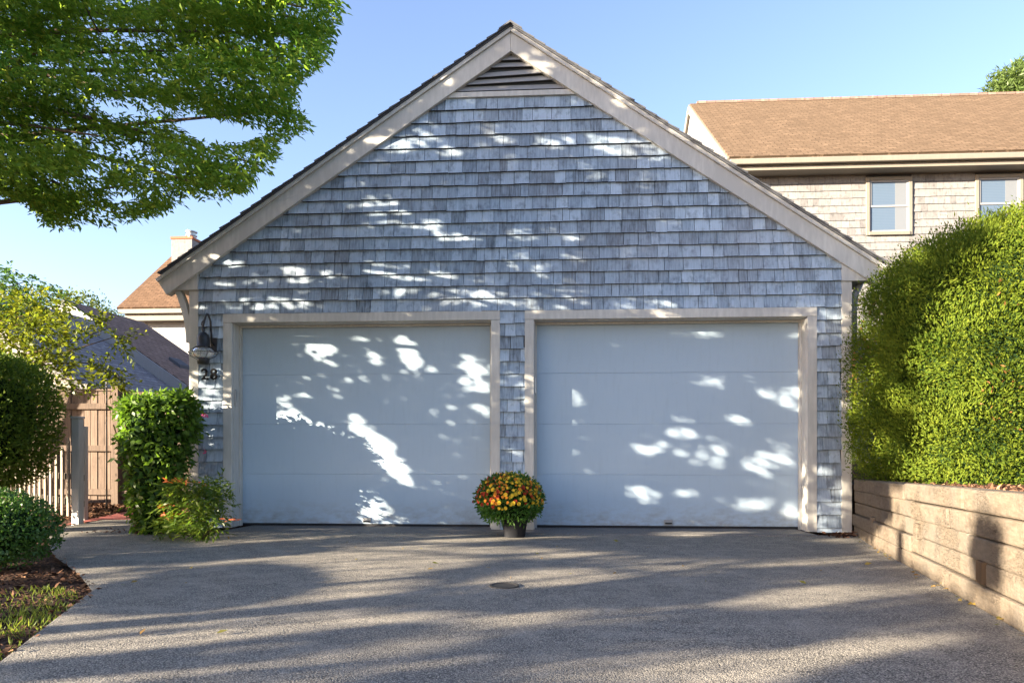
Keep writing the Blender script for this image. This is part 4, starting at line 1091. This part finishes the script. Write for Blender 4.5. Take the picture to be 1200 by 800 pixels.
m = MB(); m.box(XL + 0.2, XRr - 0.2, HY - 0.05, HY - 0.004, zfr, ZEv - 0.201); m.build('frieze_board', M['trim_house'], bh)
wins = []
for (p0, p1, q0, q1) in ((1015, 1069, 208, 275), (1143, 1199, 205, 272), (1270, 1326, 203, 270)):
    a_ = on_y(p0, q0, HY - 0.03); b_ = on_y(p1, q1, HY - 0.03); wins.append((a_.x, b_.x, b_.z, a_.z))
hs = MB(); rs = random.Random(9); z = zfr - 0.168
while z > 0.2:
    segs = [(XL + 0.24, 14.5)]
    for (x0, x1, z0, z1) in wins:
        if z < z1 - 0.04 and z + 0.168 > z0 + 0.05:
            ns = []
            for s0, s1 in segs:
                if x0 > s0 and x1 < s1: ns += [(s0, x0), (x1, s1)]
                else: ns.append((s0, s1))
            segs = ns
    for sg in segs: shingle_rows(hs, sg, z, z + 0.168, 0.168, lambda x: 99, y=HY, wmin=0.12, wmax=0.34, th=0.02, rs=rs)
    z -= 0.168
shaded_end_grain(hs.build('shingle_siding', M['shingle_house'], bh), hs)
for (x0, x1, z0, z1) in wins:
    cw = 0.075; m = MB()
    m.box(x0, x0 + cw, HY - 0.05, HY, z0, z1); m.box(x1 - cw, x1, HY - 0.05, HY, z0, z1); m.box(x0 + cw, x1 - cw, HY - 0.052, HY, z1 - cw, z1); m.box(x0 + cw - 0.02, x1 - cw + 0.02, HY - 0.07, HY, z0, z0 + cw)
    wf = m.build('window', M['trim_house'], bh, bevel=0.006)
    m = MB(); xa, xb, za, zb_ = x0 + cw, x1 - cw, z0 + cw, z1 - cw; zm = (za + zb_) / 2; f_ = 0.04
    for (s0, s1, yy) in ((zm - 0.02, zb_, -0.03), (za, zm + 0.02, -0.016)):
        m.box(xa, xa + f_, HY + yy, HY + yy + 0.02, s0, s1); m.box(xb - f_, xb, HY + yy, HY + yy + 0.02, s0, s1)
        m.box(xa + f_, xb - f_, HY + yy, HY + yy + 0.02, s1 - f_, s1); m.box(xa + f_, xb - f_, HY + yy, HY + yy + 0.02, s0, s0 + f_)
    m.build('sash', M['white'], wf)
    m = MB(); m.box(xa + 0.01, xb - 0.01, HY - 0.012, HY - 0.008, za, zb_); m.build('pane', M['blind'], wf)
    m = MB(); m.box(xb - 0.34 * (xb - xa), xb - 0.012, HY - 0.0155, HY - 0.0125, za + 0.02, zb_ - 0.02); m.build('curtain', M['curtain'], wf)

# ================================================================== FAR TREES
def far_tree(name, label, c, r, n, L, Wd, mat, trunk_h, tr=0.18, seed=0.0, power=2.0, amp=0.25, f=1.2, cone=False, group=None):
    e = empty(name, (c[0], c[1], 0), label, 'tree', group)
    m = MB(); m.tube([(c[0], c[1], -0.05), (c[0] + 0.1, c[1], trunk_h), (c[0], c[1], c[2] + r[2] * 0.5)], [tr, tr * 0.7, tr * 0.2], 9)
    for i in range(7):
        a = i * 2.4; limb(m, (c[0], c[1], trunk_h + i * 0.25), (c[0] + math.cos(a) * r[0] * 0.7, c[1] + math.sin(a) * r[1] * 0.7, c[2] + random.uniform(-0.4, 0.5) * r[2]), tr * 0.35, 0.02, 0.05)
    m.build('trunk', M['bark'], e, smooth=True)
    P, N = blob_points(n, c, r, power, 0.35, amp, f, seed)
    if cone:
        tt = np.clip((P[:, 2] - (c[2] - r[2])) / (2 * r[2]), 0, 1); s_ = 1.25 * (1 - tt) + 0.05
        P[:, 0] = c[0] + (P[:, 0] - c[0]) * s_; P[:, 1] = c[1] + (P[:, 1] - c[1]) * s_
    P = P[lump(P, f * 2.2, seed + 4) + 0.4 * rng.normal(size=len(P)) > -0.35]
    D = rand_dir(len(P)) + 0.5 * unit(P - np.array(c)); leaves('crown', P, D, rand_dir(len(P), 0.7), rng.uniform(L * 0.7, L * 1.3, len(P)), Wd, mat, e)
    return e
q = at(95, 345, 34); far_tree('far_tree', 'pale green tree showing above the low house roof, beside a darker pair', (q.x, q.y, 5.6), (1.2, 1.2, 2.7), 5000, 0.16, 0.10, M['leaf_far'], 3, seed=1, group='trees behind the low house')
q = at(118, 350, 38); far_tree('far_tree', 'darker green tree just right of the pale one above the low house roof', (q.x, q.y, 5.2), (1.1, 1.1, 3.4), 5000, 0.16, 0.08, M['leaf_fir'], 3, seed=2, group='trees behind the low house')
q = at(138, 355, 40); far_tree('far_tree', 'small dark tree touching the left edge of the orange brown roof', (q.x, q.y, 4.9), (1.0, 1.0, 3.4), 4500, 0.16, 0.08, M['leaf_fir'], 3, seed=3, group='trees behind the low house')
q = at(1196, 100, 31)
pn = far_tree('pine_tree', 'bushy green pine top rising behind the roof of the large house', (q.x + 0.2, q.y, 14.35), (2.75, 2.4, 3.15), 46000, 0.24, 0.06, M['leaf_pine'], 9, 0.25, 5, amp=0.3, f=1.0)

# ================================================================== LIGHT AND SHADE OF THE TREES ON THE LEFT
# sunlit patches on the front of the garage: photo pixel ellipses (cx, cy, rx, ry, tilt)
LIT = [(364,401,31,7,20),(375,417,25,4.5,20),(437,418,12,6,30),(425,399,9,4,20),(478,413,24,11,62),(551,428,21,11,15),(556,451,18,8,10),(565,481,15,5,20),(358,464,8,4,15),
 (446,527,56,13,49),(406,555,14,4,10),(352,531,4,3,0),(372,536,3,2,0),(384,545,4,2,10),
 (814,390,34,6,3),(832,447,32,6,10),(930,393,12,5,20),(874,442,14,4,30),(863,491,16,4.5,15),(664,466,22,9,15),(668,496,10,6,0),(750,528,14,6,8),(769,523,15,5,5),(803,508,18,5,10),
 (842,519,13,6,5),(825.5,536,31,10,2),(903,540,29,8,10),(883,549,18,7,15),(752,577,22,9,15),(805,577,13,5,0),(877,589,27,7,5),(927,597,16,11,15),(923,528,12,5,0),(796,491,10,4,0),
 (481,168,25,7,-10),(523,178,12,3,5),(583,162,13,5,10),(570,151,8,4,20),(645,165,20,5,5),(742,175,31,8,5),(702,166,12,4,5),(685,195,11,5,25),(695,205,11,4,5),(756,209,12,5,0),
 (447,241,23,6,10),(461,254,30,6,5),(498,261,16,7,15),(611,275,16,6,5),(657,275,17,5,10),(532,281,22,5,0),(610,300,10,5,5),(618,313,20,7,12),(633,324,12,3.5,5),(667,297,15,5,5),(690,299,10,5,0),
 (737,296,17,5,0),(567,327,11,5,20),(550,345,34,11,5),(670,345,18,12,20),(637,354,22,8,5),(755,358,36,8,5),(782,367,30,5,0),(251,300,8,5,0),(276,310,13,4,20),(254,329,11,4,20),(300,331,10,5,0),
 (294,346,14,8,10),(290,362,22,7,10),(237,345,8,5,0),(345,316,22,10,52),(384,320,9,4,20),(461,320,26,9,12),(519,331,18,9,15),(520,341,26,6,5),(469,344,12,4,5),
 (248,455,32,26,0),(232,360,9,4,0),(990,375,10,26,0),(965,385,20,12,10),(945,369,24,9,0),(942,440,6,12,0),(965,555,10,9,0),(975,602,26,22,0),(617,442,7,12,0),(617,474,7,10,0),(578,395,6,6,0),(600,352,10,5,0),
 (633,75,14,8,30),(734,127,8,5,30),(536,100,8,5,0),(450,165,10,5,-20),(320,352,30,6,5),(480,372,24,5,0),(985,570,14,8,0),(990,470,8,12,0)]
LITP = [[(300,452),(341,471),(373,495),(397,520),(388,524),(351,517),(322,506),(300,490)], [(409,569),(431,571),(453,585),(476,618),(424,618),(417,596)], [(874,455),(890,451),(945,451),(945,486),(926,484),(897,471)]]
SHADE_G = [[(100,704),(140,682),(230,665),(330,661),(384,672),(370,690),(300,708),(200,719),(120,720)],
 [(60,658),(200,647),(300,638),(440,629),(545,633),(440,637),(330,645),(220,656),(90,664)],
 [(430,704),(560,686),(700,690),(800,678),(890,670),(905,688),(850,704),(700,716),(560,718),(440,714)],
 [(545,636),(720,631),(860,627),(1000,638),(1015,648),(880,653),(760,651),(690,642)],
 [(690,700),(760,676),(800,668),(790,680),(720,703)], [(830,668),(960,663),(950,670),(840,674)],
 [(560,735),(700,722),(850,712),(1000,718),(1090,702),(1120,712),(950,755),(830,766),(700,786),(560,770)],
 [(920,800),(1050,776),(1200,742),(1200,830),(900,830)], [(0,788),(200,760),(430,735),(600,722),(600,740),(430,757),(240,782),(0,800)],
 [(330,812),(450,792),(560,778),(720,790),(700,830),(330,830)], [(480,676),(560,660),(650,655),(600,668),(520,684)],
 [(0,600),(230,600),(230,640),(60,655),(0,655)], [(980,672),(1080,664),(1100,676),(1000,684)]]
APR_LIT = [[(60,652),(200,642),(290,628),(460,617),(470,621),(300,634),(200,648),(60,658)], [(480,628),(600,632),(585,637),(480,634)], [(760,625),(850,622),(880,626),(800,631)]]
SHADE_H = [[(1000,560),(1000,300),(1060,285),(1120,268),(1200,248),(1200,262),(1185,300),(1140,345),(1100,380),(1085,420),(1080,470),(1070,520),(1060,562)],
 [(1000,560),(1035,565),(1040,600),(1010,630),(1000,630)], [(1152,605),(1166,612),(1168,690),(1150,680),(1144,650)]]
HOLE_H = [(1040,330,20,16,-30),(1015,370,9,22,0),(1060,470,18,16,0),(1090,430,20,14,0),(1015,440,6,30,0),(1030,520,14,14,0),(1180,270,14,14,0),(1100,310,10,8,0)]

def in_ell(px, py, E):
    m = np.zeros(len(px), bool)
    for cx, cy, rx, ry, a in E:
        c, s = math.cos(R(a)), math.sin(R(a)); dx, dy = px - cx, py - cy
        m |= ((dx * c + dy * s) / (rx + 1.5)) ** 2 + ((-dx * s + dy * c) / (ry + 1.5)) ** 2 < 1
    return m

def receivers(P):
    """follow the sun's rays from points P to the garage front, the ground or the bank; returns lit-wanted flag, known flag"""
    n = len(P)
    tf = (P[:, 1] + 0.02) / SUNN[1]; F = P - SUNN * tf[:, None]
    okf = (np.abs(F[:, 0]) < 3.85) & (F[:, 2] > 0.0) & (F[:, 2] < APX + 0.28 - SL * np.abs(F[:, 0])) & (tf > 0)
    door = okf & (F[:, 2] < t_) & (((F[:, 0] > B1) & (F[:, 0] < B2)) | ((F[:, 0] > B3) & (F[:, 0] < B4)))
    td = (P[:, 1] - 0.2) / SUNN[1]; Fd = P - SUNN * td[:, None]
    F = np.where(door[:, None], Fd, F)
    # ground with its slope: z = 0.03*(-0.4 - y)
    tg = (P[:, 2] + 0.03 * P[:, 1] + 0.012) / (SUNN[2] + 0.03 * SUNN[1]); Gp = P - SUNN * tg[:, None]
    okg = (tg > 0) & (Gp[:, 1] < -0.1) & (Gp[:, 1] > -7.2)
    # bank/hedge face: vertical plane along the wall line, then the hedge
    nn = np.array([nrm.x, nrm.y, 0]); off = np.array([WA.x, WA.y, 0])
    dn = SUNN @ nn
    tw_ = ((P - off) @ nn) / dn; Hp = P - SUNN * tw_[:, None]
    okw = (Hp[:, 1] < 0.1) & (Hp[:, 1] > -5.5) & (Hp[:, 2] > 0) & (Hp[:, 2] < 0.7)
    rr2 = np.array(HR) * np.array([1.10, 1.08, 1.04]); q0 = (P - np.array(HC)) / rr2; qd = -SUNN / rr2
    A_ = qd @ qd; B_ = q0 @ qd; C_ = (q0 * q0).sum(1) - 1; disc = B_ * B_ - A_ * C_
    th_ = (-B_ - np.sqrt(np.maximum(disc, 0))) / A_; Hh = P - SUNN * th_[:, None]
    okh = (disc > 0) & (th_ > 0) & (Hh[:, 2] > 0.55)
    okg &= ((Gp - off) @ nn < 0)
    lit = np.zeros(n, bool); known = np.zeros(n, bool)
    fx1, fy1, _ = to_px(F); gx, gy, _ = to_px(Gp); wx, wy, _ = to_px(np.where(okw[:, None], Hp, Hh))
    jit = lambda k: rng.normal(size=n) * k
    lf = in_ell(fx1 + jit(1.5), fy1 + jit(1.0), LIT) | in_ell(fx1 + jit(3), fy1 + jit(2), [(a_, b_, c_ * 1.4, d_ * 1.45, e_) for a_, b_, c_, d_, e_ in LIT if b_ < 372])
    lp_ = in_ell(fx1 + jit(1.5), fy1 + jit(1.0), [(446,527,54,12,49), (478,413,22,10,62), (364,401,29,6,20)])
    for q in LITP: lp_ |= in_poly(fx1 + jit(2), fy1 + jit(1.5), q)
    lf &= rng.random(n) > np.where(F[:, 2] > t_ + 0.02, 0.16, np.where(door, 0.15, 0.2))
    lf |= lp_ & (rng.random(n) > 0.05)
    lg = np.ones(n, bool); jx, jy = jit(9), jit(1.6)
    for q in SHADE_G: lg &= ~in_poly(gx + jx, gy + jy, q)
    gu = Gp[:, 0] * 0.874 + Gp[:, 1] * 0.485; gv = -Gp[:, 0] * 0.485 + Gp[:, 1] * 0.874
    nz = lump(np.stack([gu * 1.1, gv * 5.5, gu * 0], 1), 1.0, 0.7) + 0.5 * lump(np.stack([gu * 2.6, gv * 13, gu * 0], 1), 1.0, 2.9)
    rnd = rng.random(n); crisp = in_poly(gx, gy, SHADE_G[0])
    lg = np.where(lg, rnd > np.where(nz > 0.3, 0.2, 0.02), (~crisp) & (nz < -0.42) & (rnd > 0.25))
    al = np.zeros(n, bool)
    for q in APR_LIT: al |= in_poly(gx + jx, gy + jy * 0.5, q)
    lg = np.where(Gp[:, 1] > -0.42, al, lg | al)
    lw = np.ones(n, bool)
    for q in SHADE_H: lw &= ~in_poly(wx + jit(5), wy + jit(5), q)
    lw |= in_ell(wx, wy, HOLE_H)
    isf = okf & ~okg; isg = okg; isw = (okw | okh) & ~okg & ~okf
    qs = P - np.array([-3.6, -0.55, 1.22]); al_ = qs @ SUNN; ds = np.linalg.norm(qs - al_[:, None] * SUNN, axis=1)
    sh = (al_ > 0) & (ds < 0.34)
    lit = np.where(isg, lg, np.where(isf, lf, np.where(isw, lw, False)))
    known = isg | isf | isw
    lit = lit | sh
    return lit, known

def shade_leaves(n, kind):
    if kind == 'front':
        X = rng.uniform(-3.9, 3.9, n); Z = rng.uniform(0, 5.35, n); Q = np.stack([X, X * 0 - 0.02, Z], 1)
        Q = Q[Z < APX + 0.32 - SL * np.abs(X)]
        L = np.maximum((Q[:, 0] + 5.94) / 1.2425, 2.6) + 1.3 + rng.uniform(0, 3.0, len(Q))
    elif kind == 'ground':
        X = rng.uniform(-4.2, 3.9, n); Y = rng.uniform(-6.6, -0.1, n); Q = np.stack([X, Y, 0.03 * (-0.4 - Y)], 1)
        gx, gy, _ = to_px(Q); near = in_poly(gx, gy, SHADE_G[0]) | in_poly(gx, gy, SHADE_G[1])
        L = np.where(near, np.maximum(3.4, (X + 6.2) * 1.0) + rng.uniform(0, 2.0, n), 9 + (X + 3.5) * 0.7 + rng.uniform(0, 5, n))
    else:
        s_ = rng.uniform(0, 5.2, n // 3); Q1 = np.array([WA.x, WA.y, 0]) + s_[:, None] * np.array(WD); Q1[:, 2] = rng.uniform(0.05, 0.65, len(s_))
        d_ = rand_dir(n); d_ = d_[d_ @ SUNN > 0.05]; Q2 = np.array(HC) + d_ * np.array(HR) * np.array([1.10, 1.08, 1.04]); Q2 = Q2[(Q2[:, 2] > 0.6) & (Q2[:, 0] < 6.9)]
        Q = np.concatenate([Q1, Q2]); n = len(Q)
        L = 14 + rng.uniform(0, 5, n)
    return Q + SUNN * L[:, None]

def prune(P):
    lit, known = receivers(P); return P[known & ~lit]
parts_ = [prune(shade_leaves(52000, 'front')), prune(shade_leaves(85000, 'ground')), prune(shade_leaves(30000, 'bank'))]
Pf = np.concatenate(parts_); SZ = np.concatenate([np.full(len(q), k) for q, k in zip(parts_, (0.68, 0.55, 1.0))])
# keep out of the picture: everything left of the frame edge
px, py, pz = to_px(Pf); d = Pf - np.array(CAM); depth = d[:, 0] * FW[0] + d[:, 1] * FW[1]
km = ((depth < 0.3) | (px < -60) | (py < -60)) & (Pf[:, 2] > 0.15); Pf = Pf[km]; SZ = SZ[km]
# unseen leaves set along sun rays for the wanted shade, shared by trees and shrub
groups = {'near': Pf[:, 2] < 1.5}
d1 = np.linalg.norm(Pf[:, :2] - np.array([-8.6, -5.2]), axis=1); d2 = np.linalg.norm(Pf[:, :2] - np.array([-10.4, -9.6]), axis=1); d3 = np.linalg.norm(Pf[:, :2] - np.array([-14.5, -12.5]), axis=1)
low = Pf[:, 2] < 1.5
owner = np.where(low, 3, np.argmin(np.stack([d1, d2, d3], 1), 1))
def shade_tree(name, label, x, y, sel, trunk=True, cat='tree'):
    e = empty(name, (x, y, gz(y) - 0.03), label, cat, 'shade trees left of the driveway' if trunk else None)
    P = Pf[sel]
    m = MB(); top = float(np.percentile(P[:, 2], 70))
    if trunk:
        m.tube([(x, y, gz(y) - 0.03), (x - 0.05, y + 0.05, 1.2), (x + 0.02, y, top)], [0.17, 0.13, 0.06], 10)
        for i in range(9):
            q_ = P[rng.integers(len(P))]; limb(m, (x, y, min(1.3 + 0.25 * i, top)), q_, 0.045, 0.008, 0.06)
    else:
        for i in range(10):
            q_ = P[rng.integers(len(P))]; limb(m, (x, y, gz(y) - 0.03), q_, 0.015, 0.006, 0.0)
    m.build('trunk' if trunk else 'stem', M['bark'], e, smooth=True)
    D = rand_dir(len(P)); N = np.broadcast_to(SUNN, P.shape) + 0.75 * rng.normal(size=P.shape)
    D = D - N * (np.sum(D * N, 1) / np.sum(N * N, 1))[:, None]
    Lf = rng.uniform(0.10, 0.16, len(P)) * SZ[sel]; leaves('crown', P - unit(D) * (Lf * 0.5)[:, None], D, N, Lf, Lf * 0.72, M['leaf_shade'], e, 0.08)
shade_tree('shade_tree', 'unseen leafy tree left of the driveway nearest the garage, crown shaped to cast the shade', -8.6, -5.2, owner == 0)
shade_tree('shade_tree', 'unseen leafy tree left of the driveway between two others, crown shaped to cast the shade', -10.4, -9.6, owner == 1)
shade_tree('shade_tree', 'unseen leafy tree at the left farthest from the garage, crown shaped to cast the shade', -14.5, -12.5, owner == 2)
shade_tree('shade_shrub', 'unseen low shrub row added at the left to shade the driveway', -6.0, -6.0, owner == 3, False, 'shrub')  # added out of view, its leaves placed for the low shadows on the driveway

# ------------------------------------------------------------------ overhanging tree, upper left
OX, OY = -7.5, -1.75
ot = empty('overhanging_tree', (OX, OY, gz(OY) - 0.03), 'large leafy tree whose green boughs hang into the upper left of the view', 'tree')
OP = [(-140,-160),(420,-160),(410,-40),(397,0),(398,20),(394,35),(388,60),(378,75),(362,85),(350,100),(346,115),(353,130),(366,140),(358,155),(343,163),(322,165),(326,185),(318,195),(306,205),(292,214),(296,221),(270,230),(240,236),(230,226),(205,238),(185,250),(165,254),(140,260),(128,268),(112,260),(85,270),(60,266),(48,256),(38,243),(20,232),(0,228),(-140,236)]
HOLES = [[(203,142),(225,134),(262,138),(312,152),(300,163),(262,168),(236,166),(218,156)], [(100,196),(122,200),(116,208),(98,204)], [(320,40),(340,44),(336,52),(318,48)], [(120,124),(150,122),(160,130),(130,132)], [(128,228),(158,226),(158,234),(132,236)]]
X = rng.uniform(-140, 420, 20000); Y = rng.uniform(-160, 272, 20000)
m = in_poly(X, Y, OP) & ((Y > -30) | (rng.random(len(X)) < 0.15)) & ((X > -20) | (rng.random(len(X)) < 0.15))
for h in HOLES: m &= ~in_poly(X, Y, h)
dens = lump(np.stack([X / 34, (Y - 0.12 * X) / 9.5, X * 0], 1), 1.0, 1.0) + 0.4 * rng.normal(size=len(X))
m &= (dens > -0.05) | (rng.random(len(X)) < 0.05)
X, Y = X[m][:7500], Y[m][:7500]
# boughs are layered: depth follows height a little
Zd = 4.7 + 1.5 * rng.random(len(X)) + 0.25 * np.sin(Y / 17.0)
B = np.array([at(x, y, z) for x, y, z in zip(X, Y, Zd)])
Tn = unit(np.array([0.8, -0.1, -0.12]) + rng.normal(size=B.shape) * np.array([0.45, 0.7, 0.22]))
tl = rng.uniform(0.12, 0.26, len(B))
B = B - Tn * (tl * 0.75)[:, None]
P, D, N = sprays(B, Tn, tl, 13, 0, 0, 0.22, 0.75, 1.0); D = unit(D + rng.normal(size=D.shape) * 0.3)
lit, known = receivers(P); keep = ~(lit & known) | (rng.random(len(P)) < 0.10)
# trim stragglers that would poke far outside the crown outline
pxx, pyy, _ = to_px(P); keep &= in_poly(pxx + rng.normal(size=len(P)) * 3.5, pyy + rng.normal(size=len(P)) * 2.5, OP)
for h in HOLES: keep &= ~in_poly(pxx, pyy, h)
P, D, N = P[keep], D[keep], N[keep]
leaves('crown', P, D, N, rng.uniform(0.034, 0.072, len(P)), rng.uniform(0.013, 0.027, len(P)), M['leaf_oak'], ot, 0.15)
lm_ = MB()
lm_.tube([(OX, OY, gz(OY) - 0.03), (OX + 0.05, OY, 1.4), (OX + 0.25, OY + 0.1, 2.6), (OX + 0.3, OY + 0.1, 5.5)], [0.24, 0.19, 0.16, 0.07], 12)
fork = V((OX + 0.27, OY + 0.1, 2.9))
for (px, py, z) in ((60, 58, 5.2), (200, 60, 5.4), (330, 40, 5.3), (345, 20, 5.6), (150, 110, 5.2), (325, 130, 5.5), (310, 195, 5.4), (250, 220, 5.3), (120, 160, 5.0), (70, 215, 5.2), (160, 215, 5.5), (230, 190, 5.6), (20, 180, 5.2), (360, 10, 5.0), (290, 90, 5.8)):
    pts = limb(lm_, fork + V((0, 0, random.uniform(0, 1.3))), at(px, py, z), 0.05, 0.006, 0.06, 9, 7, 0.03)
    for k in range(3, 7):
        for _ in range(2):
            a = pts[k]; b_ = a + V((random.uniform(0.05, 0.2), random.gauss(0, 0.2), random.gauss(-0.02, 0.07))); limb(lm_, a, b_, 0.007, 0.002, 0.02, 4, 5)
lm_.build('trunk', M['bark'], ot, smooth=True)

# ================================================================== CAMERA, LIGHT, WORLD
cam = bpy.data.cameras.new('camera'); co = bpy.data.objects.new('camera', cam); COL.objects.link(co)
co.location = CAM; co.rotation_euler = (R(90), 0, YAW)
cam.sensor_width = 36; cam.sensor_fit = 'HORIZONTAL'; cam.lens = FPX / 1200 * 36; cam.shift_y = 120 / 1200
cam.clip_end = 2000; cam.clip_start = 0.05
scene.camera = co
sl_ = bpy.data.lights.new('sun', 'SUN'); sl_.energy = 5.0; sl_.angle = R(0.42); sl_.color = (1.0, 0.85, 0.65)
so = bpy.data.objects.new('sun', sl_); COL.objects.link(so); so.rotation_euler = (-SUN).to_track_quat('-Z', 'Y').to_euler(); so.location = (-20, -12, 12)
wd = bpy.data.worlds.new('World'); scene.world = wd; wd.use_nodes = True
nt = wd.node_tree; bg = nt.nodes['Background']; sky = nt.nodes.new('ShaderNodeTexSky'); sky.sky_type = 'NISHITA'
sky.sun_disc = False; sky.sun_elevation = SUN_EL; sky.sun_rotation = math.atan2(SUN.x, SUN.y)
sky.air_density = 1.0; sky.dust_density = 1.0; sky.ozone_density = 1.6
tint = nt.nodes.new('ShaderNodeMix'); tint.data_type = 'RGBA'; tint.blend_type = 'MULTIPLY'; tint.inputs[0].default_value = 1.0
nt.links.new(sky.outputs[0], tint.inputs[6]); tint.inputs[7].default_value = (1.02, 0.945, 1.05, 1)
nt.links.new(tint.outputs[2], bg.inputs[0]); bg.inputs[1].default_value = 0.065
scene.view_settings.view_transform = 'Standard'; scene.view_settings.look = 'None'; scene.view_settings.gamma = 1.0
scene.view_settings.exposure = 2.78
scene.render.engine = 'CYCLES'
